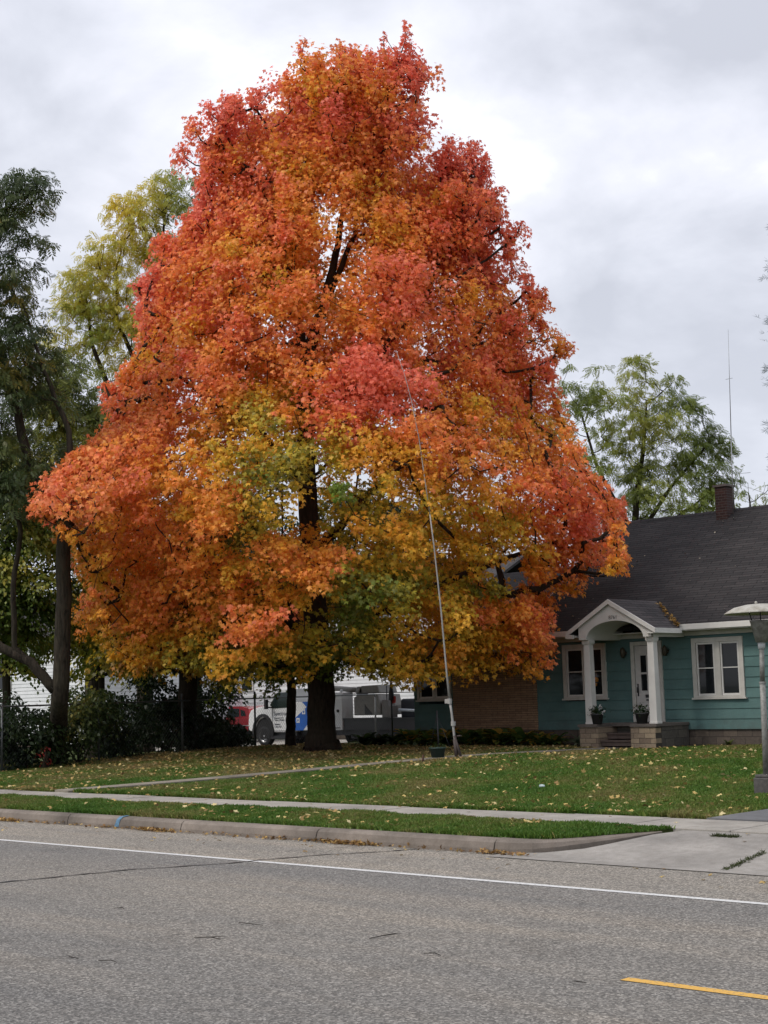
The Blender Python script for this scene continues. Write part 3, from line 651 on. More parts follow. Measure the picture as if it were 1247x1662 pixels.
GAPS = [(555, 400, 34, 85, .8), (490, 580, 22, 60, .75), (520, 825, 36, 44, .55), (500, 760, 22, 30, .6), (375, 700, 60, 22, .5), (640, 570, 60, 26, .5), (690, 540, 40, 26, .3), (440, 800, 30, 25, .5), (260, 860, 40, 15, .6), (800, 790, 50, 18, .6), (610, 660, 40, 30, .3), (700, 900, 14, 16, .8), (820, 925, 22, 14, .9), (600, 805, 48, 26, .6), (560, 870, 26, 20, .5), (860, 560, 40, 16, .4), (380, 900, 40, 14, .5), (930, 745, 30, 20, .5), (330, 630, 40, 12, .3)]
def try_pad(y, th, rho, pr, sep):
    xl_, xr_ = np.interp(y, OY, OL), np.interp(y, OY, OR_)
    cxp = 525+ (45 if y < 480 else 0)*(480-y)/480*1.6
    z = at_depth(cxp, y, DEP)[2]; pm = F/DEP
    Rr = max(.2, (xr_-cxp)/pm-pr*.8); Rl = max(.2, (cxp-xl_)/pm-pr*.8); Rd = min(8.2, (Rr+Rl)/2)
    u = math.cos(th); v = math.sin(th)          # v>0: toward the camera
    lat = rho*u*(Rr if u > 0 else Rl); dep = rho*v*Rd*(.95 if v > 0 else .85)
    p = np.array([0, 0, 0])+mb_*[1, 1, 0]+right*((cxp-525)/pm+.05)+right*lat+toC*dep; p[2] = z+.0
    if z < 9 and v > 0: p[2] -= .03*(9-z)*rho*2*v
    # keep clear of the house: slide back toward the viewer
    for _ in range(40):
        if p[1] > WY-.9-pr*.6 and p[2] < 3.4+(max(0, p[1]-WY)*.76)+1.3+pr*.5 and p[0] > -30.6: p = CAM+(p-CAM)*.985
        else: break
    x_, y_, _d = proj(p)
    if x_ < 200 and 640 < y_: p = CAM+(p-CAM)*(1-.15*min(1, (200-x_)/80)); x_, y_, _d = proj(p)
    m = pr*F/_d
    ll, rl = np.interp(y_, OY, OL), np.interp(y_, OY, OR_)
    if y_ < 90 or x_-m*.8 < ll or x_+m*.8 > rl or y_+m*.35 > lowlim(x_)+4 or p[2] < 2.3: return
    if (x_-686)**2+((y_-248)*.9)**2 < (15+m*.6)**2: return
    front = _d < DEP-.5
    for (gx_, gy_, ga, gb, pr0) in GAPS:
        if abs(x_-gx_) < ga+m*.5 and abs(y_-gy_) < gb+m*.3 and rs.random() < pr0: return
    for q in taken:
        if abs(q[2]-p[2]) < sep*.62 and (q[0]-p[0])**2+(q[1]-p[1])**2+1.8*(q[2]-p[2])**2 < sep*sep: return
    taken.append(p); pads.append(p); rads.append(pr)
rs = random.Random(5)
for _ in range(15000):
    y = 1112-(1112-70)*rs.random()**1.12; rho = rs.choice((1, 1, 1, 1, rs.uniform(.75, 1), rs.uniform(.35, .8)))
    pr = rs.uniform(.55, 1.05)*(.8 if y < 300 else 1)
    try_pad(y, rs.uniform(0, 2*math.pi), rho, pr, pr*1.12)
    if len(pads) > 600: break
nbig = len(pads)
for _ in range(230):
    if rs.random() < .62: x, y = rs.uniform(486, 696), rs.uniform(108, 232)
    else: x, y = rs.uniform(716, 800), rs.uniform(252, 400)
    if (x > 700) != (y > 236) or (x > 560 and x < 600 and y < 95): continue
    if x+12 > np.interp(y, OY, OR_) or x-12 < np.interp(y, OY, OL): continue
    pads.append(at_depth(x, y, DEP+rs.uniform(-1.6, 1.6))); rads.append(rs.uniform(.22, .42))
# fill the narrow upper crown with smaller sprays
nb1 = len(pads)
for _ in range(9000):
    y = rs.uniform(92, 430); pr = rs.uniform(.38, .62)
    try_pad(y, rs.uniform(0, 2*math.pi), rs.choice((1, 1, rs.uniform(.3, 1))), pr, pr*1.1)
    if len(pads) > nb1+230: break
for _ in range(9000):      # even out thin places, drawing from the whole silhouette at random depths
    y = rs.uniform(95, 1040); xl_, xr_ = np.interp(y, OY, OL), np.interp(y, OY, OR_); x = rs.uniform(xl_+8, xr_-8)
    lt = (x-(xl_+xr_)/2)/((xr_-xl_)/2); pr = rs.uniform(.36, .6)
    try_pad(y, math.acos(max(-1, min(1, lt)))*rs.choice((1, 1, -1)), 1.0, pr, pr*1.25)
    if len(pads) > nb1+440: break
nbig = len(pads)
# fine edge sprays to break the outline
for _ in range(6000):
    y = 1110-(1110-60)*rs.random(); th = rs.choice((0, math.pi))+rs.gauss(0, .5)
    try_pad(y, th, rs.uniform(.96, 1.04), rs.uniform(.22, .38), .5)
    if len(pads) > nbig+300: break
for _ in range(520):      # ragged twigs standing out of the outline, upper crown mostly
    y = rs.uniform(112, 930); sd = rs.choice((0, 1)); xe = np.interp(y, OY, (OL, OR_)[sd]); x = xe+(1, -1)[sd]*rs.choice((rs.uniform(-2, 14), rs.uniform(6, 16)))
    if sd and 205 < y < 262: continue
    dd = rs.uniform(-1.2, 1.2)+(3.8 if sd and y > 700 else 0)+(5.0*min(1, (200-x)/80) if x < 200 and y > 640 else 0)
    pads.append(at_depth(x, y, DEP-dd)); rads.append(rs.uniform(.12, .27))
for (xa, ya, xb, yb) in ((482, 130, 490, 64), (545, 110, 552, 72), (575, 110, 572, 78), (600, 110, 598, 92), (622, 110, 624, 58), (655, 115, 660, 44), (684, 130, 680, 98), (470, 150, 465, 120), (345, 190, 338, 168), (418, 175, 420, 148), (380, 180, 376, 158), (725, 260, 728, 226), (760, 260, 762, 232), (785, 285, 788, 252), (508, 125, 520, 92), (640, 125, 643, 84), (560, 130, 556, 88), (590, 130, 586, 100), (665, 130, 668, 70), (300, 262, 296, 236), (318, 215, 312, 200), (270, 400, 248, 392), (240, 470, 214, 462), (800, 330, 812, 305), (835, 385, 846, 362), (872, 490, 884, 470), (900, 565, 932, 562), (185, 640, 170, 622), (120, 760, 92, 752), (70, 820, 34, 828), (1000, 830, 1012, 806), (1005, 900, 1014, 925)):
    for k in range(7):
        t_ = k/6; pads.append(at_depth(xa*(1-t_)+xb*t_+rs.uniform(-7, 7)*(1-t_), ya*(1-t_)+yb*t_, DEP+rs.uniform(-.5, .5))); rads.append(.24*(1-t_)+.09)
# the spires at the top
for (x, y) in ((658, 48), (660, 70), (656, 92), (662, 112), (690, 125), (625, 62), (622, 82), (625, 105), (575, 85), (560, 78), (556, 100), (493, 72), (494, 95), (500, 115), (540, 108), (596, 100), (640, 118), (676, 105), (697, 135), (702, 125), (520, 105), (735, 235), (760, 240), (778, 250), (745, 255), (785, 270), (720, 262)):
    pads.append(at_depth(x, y, DEP+rs.uniform(-.8, .8))); rads.append(rs.uniform(.12, .2) if y < 90 else rs.uniform(.22, .34))
# hand-placed sprays seen against the darker middle: (px, py, radius, distance in front of the trunk)
for (x, y, r_, d_) in ((650, 460, .85, 3.2), (605, 500, .9, 3.0), (690, 490, .7, 3.0), (590, 600, .9, 4.3), (640, 630, .9, 4.5), (560, 640, .7, 4.2), (570, 690, .6, 4.6), (505, 915, .75, 6.0), (515, 940, .6, 6.0), (420, 1005, .7, 6.3), (395, 1020, .55, 6.3), (255, 990, .7, 3.8), (480, 400, .6, 2.0), (490, 480, .6, 2.6), (640, 380, .6, 2.0), (690, 700, .7, 5.3), (420, 740, .8, 5.0), (830, 1000, .8, 4.0), (870, 1015, .75, 3.2), (860, 1060, .55, 3.4), (866, 1092, .4, 3.4), (865, 985, .6, 3.3), (610, 950, .8, 6.3), (740, 1000, .7, 5.6), (505, 740, .9, 5.2), (370, 1070, .6, 6.0), (350, 600, .8, 3.6), (460, 565, .7, 3.4), (300, 560, .7, 2.0)):
    pads.append(at_depth(x, y, DEP-d_)); rads.append(r_)
pads = np.array(pads); rads = np.array(rads)
RED = (.86, .205, .125); ROR = (.88, .275, .085); ORG = (.88, .365, .058); GOLD = (.84, .45, .045); OLV = (.50, .40, .04); GRN = (.19, .28, .035)
STM = [(0, GRN), (.18, (.14, .14, .02)), (.32, OLV), (.48, GOLD), (.64, ORG), (.8, ROR), (1, RED)]
padpx = np.array([proj(p) for p in pads])
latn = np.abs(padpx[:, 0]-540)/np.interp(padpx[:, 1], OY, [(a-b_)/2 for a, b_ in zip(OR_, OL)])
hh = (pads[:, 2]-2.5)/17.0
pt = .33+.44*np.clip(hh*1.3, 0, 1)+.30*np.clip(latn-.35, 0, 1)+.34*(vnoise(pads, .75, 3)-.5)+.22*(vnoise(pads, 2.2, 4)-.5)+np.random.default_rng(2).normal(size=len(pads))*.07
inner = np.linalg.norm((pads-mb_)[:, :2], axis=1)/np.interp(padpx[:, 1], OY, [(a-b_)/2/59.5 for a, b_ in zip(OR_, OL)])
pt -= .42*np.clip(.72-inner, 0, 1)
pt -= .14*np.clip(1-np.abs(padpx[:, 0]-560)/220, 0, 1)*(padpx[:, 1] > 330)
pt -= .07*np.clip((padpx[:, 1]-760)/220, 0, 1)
# the reddest and greenest sprays of the photograph
for (x, y, r_, v) in ((640, 620, 95, .98), (575, 610, 60, .98), (570, 690, 50, .98), (500, 920, 60, .80), (410, 1010, 60, .82), (650, 470, 90, .88), (940, 840, 110, .88), (230, 690, 90, .76), (100, 790, 90, .82), (840, 900, 45, .35), (790, 960, 38, .08), (590, 740, 45, .35), (250, 990, 70, .68), (420, 570, 90, .78), (700, 730, 70, .72), (540, 880, 50, .30), (400, 690, 50, .3), (860, 1000, 60, .8), (650, 840, 60, .42), (760, 880, 50, .42), (700, 1020, 90, .56), (300, 940, 90, .66), (230, 860, 80, .70), (420, 800, 60, .35)):
    wgt = np.exp(-((padpx[:, 0]-x)**2+(padpx[:, 1]-y)**2)/(r_*r_*.7)); pt = pt*(1-wgt)+v*wgt
dro = .42-.75*np.clip((pads[:, 2]-9)/9, 0, 1)
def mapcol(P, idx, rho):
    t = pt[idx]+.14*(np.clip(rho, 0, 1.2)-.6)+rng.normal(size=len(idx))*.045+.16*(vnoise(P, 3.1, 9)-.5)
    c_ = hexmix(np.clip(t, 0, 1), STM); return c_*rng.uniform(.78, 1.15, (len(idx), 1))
tz = lambda x, y, d=DEP: tuple(at_depth(x, y, d))
g0 = .33
tr1 = smooth([((-29.27, 28.53, g0-.1), .64), ((-29.27, 28.53, g0+.15), .48), ((-29.27, 28.53, g0+.6), .39), (tz(522, 1120), .37), (tz(513, 1000), .32), (tz(503, 880), .28), (tz(498, 760), .25), (tz(494, 650), .21), (tz(505, 560), .17), (tz(530, 480), .125), (tz(548, 400), .09), (tz(560, 320), .065), (tz(556, 230), .055), (tz(560, 120), .02)])
tr2 = smooth([(tz(498, 640), .17), (tz(487, 540), .13), (tz(470, 430), .08), (tz(455, 300), .05), (tz(440, 210), .02)])
tr3 = smooth([(tz(533, 485), .09), (tz(575, 380), .065), (tz(592, 260), .045), (tz(625, 160), .04), (tz(655, 75), .015)])
tr4 = smooth([(tz(500, 700, DEP-.2), .16), (tz(590, 610, DEP-.8), .11), (tz(690, 480, DEP-1), .07), (tz(755, 330, DEP-1), .035)])
tr5 = smooth([(tz(507, 900, DEP), .17), (tz(545, 862, DEP-1.5), .12), (tz(600, 800, DEP-2.6), .08), (tz(650, 760, DEP-3.5), .04), (tz(700, 720, DEP-4), .02)])
tr6 = smooth([(tz(500, 800, DEP), .17), (tz(420, 700, DEP-1.2), .12), (tz(330, 640, DEP-2), .07), (tz(250, 580, DEP-2), .03)])
tr7 = smooth([(tz(518, 1090), .2), (tz(600, 1000, DEP-1.5), .13), (tz(760, 930, DEP-2.5), .08), (tz(900, 880, DEP-2.5), .04)])
tr8 = smooth([(tz(514, 1050), .2), (tz(430, 960, DEP-1), .14), (tz(300, 900, DEP-1.5), .09), (tz(160, 830, DEP-1.2), .04)])
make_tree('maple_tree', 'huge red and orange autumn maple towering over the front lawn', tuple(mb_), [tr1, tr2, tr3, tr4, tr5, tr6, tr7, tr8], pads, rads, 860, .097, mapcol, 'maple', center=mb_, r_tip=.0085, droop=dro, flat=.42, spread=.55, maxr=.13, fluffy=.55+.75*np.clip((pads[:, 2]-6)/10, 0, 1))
print('maple pads', len(pads), 'leaves', int((430*rads**2).sum()))
# ---- other trees
def blob(c, rx, rz, n, pr, seed, shell=.6):
    """pad centres through an ellipsoid, thicker toward the outside"""
    r_ = np.random.default_rng(seed); d = unit(r_.normal(size=(n, 3))); rho = shell+(1-shell)*r_.uniform(0, 1, n)**.5; rho[::4] *= .7
    P = np.array(c)+d*rho[:, None]*np.array([rx, rx, rz]); return P, r_.uniform(pr*.7, pr*1.25, n)
def ground_at(x, y, dep):
    p = at_depth(x, 1130, dep); return np.array([p[0], p[1], gzs(p[0], p[1])-.03])
def cm(stops, ns=.6, seed=1, var=.1):
    def f(P, idx, rho):
        t = vnoise(P, ns, seed)*.75+rng.uniform(0, .25, len(P)); return hexmix(t, stops)*rng.uniform(.8, 1.2, (len(P), 1))
    return f
DG = [(0, (.035, .06, .02)), (.5, (.07, .10, .03)), (.8, (.12, .14, .035)), (1, (.30, .24, .05))]
YG = [(0, (.10, .15, .03)), (.35, (.26, .29, .045)), (.75, (.60, .50, .06)), (1, (.70, .52, .08))]
MG = [(0, (.06, .11, .025)), (.5, (.15, .22, .04)), (.8, (.32, .33, .06)), (1, (.5, .42, .07))]
LG = [(0, (.10, .14, .03)), (.5, (.20, .24, .045)), (1, (.36, .35, .06))]
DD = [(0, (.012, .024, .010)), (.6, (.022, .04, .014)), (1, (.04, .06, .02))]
def px_tree(name, label, base, dep, trunkpx, blobs, pr, n_per, size, stops, tpl, seed, barkm=BARK2, ns=.6, **kw):
    """trunkpx: list of polylines [(px, py, radius)...] at this tree's own distance"""
    trs = []
    for k, t in enumerate(trunkpx):
        tr = [(tuple(at_depth(x, y, dep+dd)), r_) for x, y, r_, dd in [(q+(0,))[:4] for q in t]]
        if k == 0: tr = [(tuple(base), tr[0][1]*1.35), (tuple(base+np.array([0, 0, .5])), tr[0][1]*1.08)]+tr
        trs.append(smooth(tr, 4))
    P = []; Rr = []
    for j, (x, y, rx, rz, n, dd) in enumerate(blobs):
        p, r_ = blob(at_depth(x, y, dep+dd), rx, rz, n, pr, seed*31+j); P.append(p); Rr.append(r_)
    P = np.concatenate(P); Rr = np.concatenate(Rr)
    return make_tree(name, label, tuple(base), trs, P, Rr, n_per, size, cm(stops, ns, seed), tpl, barkm, center=np.array(base), **kw)
# A: dark ash at the left edge
bA = at_z(92, 1240, .33)
px_tree('ash_tree', 'dark green tree at the left edge with a forked trunk leaning over the fence', bA, 36.0,
        [[(98, 1130, .21), (103, 1000, .19), (104, 860, .17), (52, 770, .13, .3), (20, 640, .1, .6), (-20, 480, .07, .5), (10, 340, .03)],
         [(104, 870, .12), (118, 800, .10, -.2), (112, 700, .07), (70, 600, .05), (40, 500, .03)],
         [(90, 1120, .13), (50, 1075, .12), (0, 1050, .11), (-60, 1000, .09, .5), (-90, 900, .05, 1)],
         [(70, 1100, .09), (24, 1050, .07), (22, 950, .065), (34, 860, .06), (20, 820, .05), (-30, 760, .03)]],
        [(-20, 420, 1.25, 1.9, 26, 0), (-10, 560, 1.6, 2.0, 34, .4), (10, 690, 1.5, 1.7, 26, .4), (-90, 560, 2.4, 4.0, 40, 1), (60, 770, 1.3, .9, 16, .3), (-10, 800, 1.5, 1.0, 18, .5), (45, 325, .55, .7, 8, 0), (0, 330, .8, .8, 10, 0)],
        .5, 165, .25, DG, 'compound', 3, r_tip=.008, droop=.5, flat=.5, spread=.6, ns=1.2)
# B: tall yellowing locust behind
px_tree('locust_tree', 'tall sparse yellow green tree behind the left of the red maple', ground_at(235, 1130, 56), 56.0,
        [[(235, 1050, .3), (240, 900, .26), (225, 740, .2), (235, 600, .15), (255, 480, .1), (265, 380, .05), (270, 320, .02)],
         [(228, 760, .16), (180, 640, .12), (150, 560, .07), (140, 480, .03)], [(235, 620, .1), (190, 520, .07), (190, 430, .03)], [(238, 800, .16), (120, 700, .10), (90, 600, .05)], [(255, 480, .1), (310, 400, .06), (320, 340, .03)]],
        [(150, 465, 1.0, 1.4, 26, 0), (185, 410, 1.1, 1.1, 24, 0), (235, 345, 1.2, .9, 22, 0), (290, 315, 1.1, .8, 18, 0), (250, 520, 1.8, 1.8, 30, 0), (140, 540, 1.3, 1.3, 20, 0), (200, 440, 1.5, 1.6, 26, 0), (270, 370, 1.6, 1.3, 26, 0), (165, 500, 1.3, 1.5, 22, 0), (215, 560, 1.8, 1.6, 24, 0), (310, 440, 1.6, 1.8, 16, .5), (160, 600, 1.8, 1.6, 18, .6), (90, 560, .9, 1.2, 8, .6)],
        .5, 95, .27, YG, 'compound', 5, r_tip=.009, droop=.45, flat=.6, spread=.7, ns=.5)
# C: olive tree with dark limbs between them
px_tree('box_elder', 'olive green tree with dark bare limbs between the dark ash and the red maple', ground_at(150, 1130, 50), 50.0,
        [[(150, 1050, .24), (140, 900, .2), (135, 780, .16), (150, 700, .11), (180, 650, .05)], [(137, 800, .13), (100, 700, .09), (90, 620, .04)], [(136, 780, .1), (190, 700, .06), (215, 640, .03)], [(140, 850, .1), (60, 780, .06), (40, 700, .03)]],
        [(120, 640, 1.6, 1.3, 16, 0), (80, 740, 1.9, 1.6, 26, 0), (170, 720, 1.5, 1.6, 18, 0), (60, 640, 1.2, 1.2, 12, 0)],
        .6, 150, .30, [(0, (.06, .09, .02)), (.5, (.15, .18, .03)), (1, (.40, .35, .05))], 'compound', 7, r_tip=.009, ns=.9, droop=.5, flat=.55)
# D/E/G: leafy understorey on the left
px_tree('mulberry_tree', 'leafy green tree low behind the forked trunk at the left edge', ground_at(10, 1130, 44), 44.0,
        [[(10, 1050, .12), (14, 930, .09), (10, 830, .04)]], [(0, 880, 1.5, 1.6, 40, 0), (55, 940, 1.4, 1.7, 40, 0), (-40, 990, 1.6, 1.6, 34, 0), (25, 790, 1.4, 1.0, 24, 0), (40, 1060, 1.2, .7, 14, .4)],
        .62, 520, .14, MG, 'oval', 9, ns=1.1, droop=.5, flat=.5)
px_tree('yellowing_tree', 'yellow green small tree between the forked trunk and the maple', ground_at(165, 1130, 46), 46.0,
        [[(165, 1060, .1), (160, 950, .08), (165, 850, .04)]], [(150, 890, 1.5, 1.5, 36, 0), (170, 1000, 1.5, 1.3, 36, 0), (130, 1060, 1.0, .8, 14, 0), (190, 1080, .9, .6, 12, 0), (230, 940, 1.6, 1.6, 26, 1)],
        .6, 480, .14, [(0, (.08, .14, .025)), (.4, (.22, .28, .04)), (.7, (.45, .43, .06)), (1, (.62, .50, .07))], 'oval', 12, ns=1.0, droop=.5, flat=.5)
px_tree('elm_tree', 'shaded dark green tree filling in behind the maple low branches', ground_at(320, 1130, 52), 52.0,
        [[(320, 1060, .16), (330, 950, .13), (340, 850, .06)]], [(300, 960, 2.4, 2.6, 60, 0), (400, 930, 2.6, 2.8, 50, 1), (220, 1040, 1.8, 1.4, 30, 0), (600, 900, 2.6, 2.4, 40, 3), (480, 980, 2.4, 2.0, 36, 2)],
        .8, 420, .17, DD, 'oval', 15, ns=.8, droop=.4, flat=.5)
# second maple, trunk at the fence
px_tree('gold_maple', 'golden leaved maple with a dark trunk standing against the fence shrubs', at_z(305, 1220, .32), 42.2,
        [[(305, 1130, .27), (308, 1050, .24), (300, 950, .15), (290, 860, .06)], [(306, 1060, .13), (250, 990, .08), (215, 940, .04)], [(306, 1070, .13), (370, 1000, .08), (410, 930, .04)]],
        [(260, 1052, 1.5, .5, 26, -.3), (345, 1050, 1.3, .45, 20, -.3), (290, 960, 1.9, 1.2, 30, .3), (395, 1062, 1.0, .35, 10, 0)],
        .62, 300, .12, [(0, (.06, .08, .015)), (.4, (.20, .15, .02)), (.8, (.42, .20, .022)), (1, (.55, .2, .03))], 'maple', 17, BARK, ns=.9, droop=.4)
px_tree('young_tree', 'slender dark forked tree close beside the big maple trunk', at_z(472, 1216, .33), 41.9,
        [[(473, 1150, .135), (472, 1100, .125), (478, 1060, .10), (470, 980, .06), (460, 900, .03)], [(472, 1096, .08), (455, 1075, .06), (430, 1040, .04), (400, 1000, .02)], [(472, 1090, .08), (500, 1040, .05), (520, 980, .03)]],
        [(470, 1050, .9, .35, 10, 0), (480, 960, 1.3, 1.2, 22, .4), (560, 1060, .8, .4, 9, .6)],
        .5, 260, .10, [(0, (.02, .035, .01)), (.7, (.05, .07, .015)), (1, (.15, .12, .02))], 'oval', 19, BARK, ns=.9)
# behind the house
px_tree('walnut_tree', 'airy light green tree rising behind the roof left of the chimney', ground_at(1040, 1130, 62), 62.0,
        [[(1035, 1000, .22), (1030, 880, .17), (1035, 800, .12), (1045, 720, .08), (1050, 650, .03)], [(1032, 880, .12), (1090, 790, .07), (1150, 720, .03)], [(1030, 870, .12), (970, 760, .07), (940, 660, .03)], [(1035, 900, .1), (1110, 830, .06), (1170, 790, .02)]],
        [(945, 630, 1.1, 1.1, 18, 0), (1000, 690, 1.9, 1.8, 50, 0), (1080, 700, 1.8, 1.8, 44, 0), (1040, 612, .7, .9, 12, 0), (1095, 640, .8, .8, 8, 0), (1140, 750, 1.3, 1.6, 34, 0), (980, 790, 2.2, 1.6, 54, 0), (1090, 805, 2.4, 1.4, 60, 0), (1130, 665, .5, .6, 6, 0), (1160, 720, .7, .9, 10, 0), (905, 720, 1.3, 1.8, 26, 0), (1170, 800, 1.0, .9, 14, 0)],
        .42, 120, .28, LG, 'compound', 23, r_tip=.008, jit=.2, ns=.5, droop=.15, flat=.6, spread=.8)
px_tree('thin_tree', 'sparse twiggy treetop showing over the roof right of the chimney', ground_at(1225, 1130, 76), 76.0,
        [[(1225, 950, .14), (1222, 860, .08), (1215, 800, .03)]], [(1225, 810, 1.3, .9, 14, 0), (1270, 800, 1.2, 1.0, 8, 0)],
        .4, 30, .35, LG, 'compound', 29, r_tip=.010)
# spruce just beyond the right edge
bS = ground_at(1449, 1130, 27); T = empty('spruce_tree', tuple(bS), 'dark spruce whose branch tips reach in at the right edge', 'tree')
b = MB(); b.tube([(0, 0, 0), (0, 0, 5), (0, 0, 11.5)], [.2, .13, .02], 10); b.build('trunk', BARK, T)
PP = []; b = MB(); r_ = np.random.default_rng(4)
for k in range(120):
    z = 1.2+10*k/120; a_ = k*2.399; L = (1.82-.06*max(0, z-7))*(.92+.1*r_.random()); tip = np.array([math.cos(a_)*L, math.sin(a_)*L, z-.35*L+.25])
    b.tube([(0, 0, z), tuple(tip*.55+np.array([0, 0, .45*z])), tuple(tip)], [.03, .02, .008], 5, cap=False)
    for t in np.linspace(.25, 1, 9): PP.append(np.array([0, 0, z])*(1-t)+tip*t+r_.normal(size=3)*.05)
b.build('limbs', BARK, T)
PP = np.array(PP); od = unit(PP*[1, 1, 0]); PP = np.repeat(PP, 14, 0)+r_.normal(size=(len(PP)*14, 3))*.10; od = np.repeat(od, 14, 0); n = len(PP)
leaves('crown', PP, unit(np.array([0, 0, 1.0])+r_.normal(size=(n, 3))*.5), unit(od+r_.normal(size=(n, 3))*.6+[0, 0, -.2]), .13*np.ones(n), np.tile(np.array([[.02, .045, .03]]), (n, 1))*r_.uniform(.7, 1.4, (n, 1)), 'needle', LEAF, T)
# ================================================================== FENCE, SHRUBS
FX = -31.9
fe = empty('chain_link_fence', (FX, 18, .2), 'chain link fence with thin grey posts running along the shrubs', 'fence')
FM = simple('fence_steel', (.10, .105, .105), .5, .5)
posts = [at_z(3, 1246, .36), at_z(155, 1232, .36), None, at_z(415, 1215, .36)]
P0, P3 = posts[0], posts[3]; fd = (P3-P0); fd[2] = 0; fl = np.linalg.norm(fd); fd = fd/fl
def fpt(s_): p = P0+fd*s_; return p[0], p[1]
sp_ = fl/3
b = MB(); 
for k in range(-4, 6):
    x, y = fpt(k*sp_); z = gzs(x, y); q = MB(); q.tube([(x-FX, y-18, z-.25), (x-FX, y-18, z-.2+1.62)], .03, 8); q.lathe([(.03, 0), (.036, .01), (.02, .05), (0, .06)], (x-FX, y-18, z-.2+1.62), 8); q.build('post', FM, fe)
q = MB(); x0, y0_ = fpt(-4*sp_); x1, y1_ = fpt(5*sp_); q.tube([(x0-FX, y0_-18, 1.58), (x1-FX, y1_-18, 1.68)], .022, 8); q.build('top_rail', FM, fe)
q = MB(); ln_ = 9*sp_; s_ = -4*sp_; stp = .12
def fp(s_, z): x, y = fpt(s_); return (x-FX, y-18, z+.04*(s_/fl))
while s_ < 5*sp_:
    for sg in (1, -1):
        a_, c_ = s_, s_+1.4
        z0_, z1_ = (.1, 1.5) if sg == 1 else (1.5, .1)
        q.tube([fp(a_, z0_), fp(c_, z1_)], .0022, 3, cap=False)
    s_ += stp
q.build('wire_mesh', FM, fe)
def shrub(label, x, y_top, y_bot, dep, rx, stops, tpl='oval', size=.12, n=34, dens=560, seed=1, group='dark shrubs behind the fence', name='shrub', pr=.42):
    base = at_depth(x, y_bot, dep); base[2] = gzs(base[0], base[1])-.02; topz = at_depth(x, y_top, dep)[2]; h = topz-base[2]
    T = empty(name, tuple(base), label, 'shrub', group)
    P, Rr = blob(base+np.array([0, 0, h*.52]), rx, h*.5, n, pr, seed, .55)
    b = MB(); r_ = np.random.default_rng(seed)
    for k in range(7):
        q = P[r_.integers(len(P))]-base; b.tube([(r_.normal()*.08, r_.normal()*.08, 0), tuple(q*.5+r_.normal(size=3)*.08), tuple(q)], [.03, .02, .008], 5, cap=False)
    b.build('stems', BARK, T, fixn=False)
    crown('foliage', P, Rr, dens, size, cm(stops, 1.5, seed), tpl, T, base, flat=.6, droop=.3, spread=.7)
    return T
rs2 = random.Random(3)
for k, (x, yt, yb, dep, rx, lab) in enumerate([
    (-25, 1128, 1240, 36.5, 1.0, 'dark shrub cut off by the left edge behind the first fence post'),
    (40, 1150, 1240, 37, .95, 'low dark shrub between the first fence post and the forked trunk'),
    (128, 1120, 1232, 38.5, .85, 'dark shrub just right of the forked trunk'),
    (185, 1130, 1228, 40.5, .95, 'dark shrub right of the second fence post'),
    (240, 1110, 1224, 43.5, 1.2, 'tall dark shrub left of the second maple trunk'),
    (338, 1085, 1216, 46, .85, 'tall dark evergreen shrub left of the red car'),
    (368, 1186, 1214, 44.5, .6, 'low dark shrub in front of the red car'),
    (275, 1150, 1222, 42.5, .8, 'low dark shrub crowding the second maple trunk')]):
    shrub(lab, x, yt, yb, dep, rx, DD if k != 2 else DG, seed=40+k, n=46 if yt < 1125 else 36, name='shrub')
shrub('small patch of bright red leaves at the foot of the forked trunk', 72, 1212, 1238, 36.2, .18, [(0, (.25, .02, .02)), (1, (.45, .05, .04))], n=6, pr=.12, seed=70, group=None, size=.08, name='red_bush')
# far wood beyond everything
r_ = np.random.default_rng(77); PP = []
for k in range(420):
    a_ = R(-40)+R(110)*r_.random(); d_ = 120+25*r_.random(); base_dir = np.array([-math.sin(YAW)*math.cos(a_)+math.cos(YAW)*math.sin(a_), math.cos(YAW)*math.cos(a_)+math.sin(YAW)*math.sin(a_), 0]); p = base_dir*d_; p[2] = 1+7*r_.random(); PP.append(p)
PP = np.array(PP); o = crown('distant_woods', PP, np.full(len(PP), 2.6), 18, .9, cm(DG, .2, 5), 'oval', None, (0, 0, 0), flat=.8); tag(o, 'hazy dark line of trees far beyond the houses', 'woods', kind='stuff')
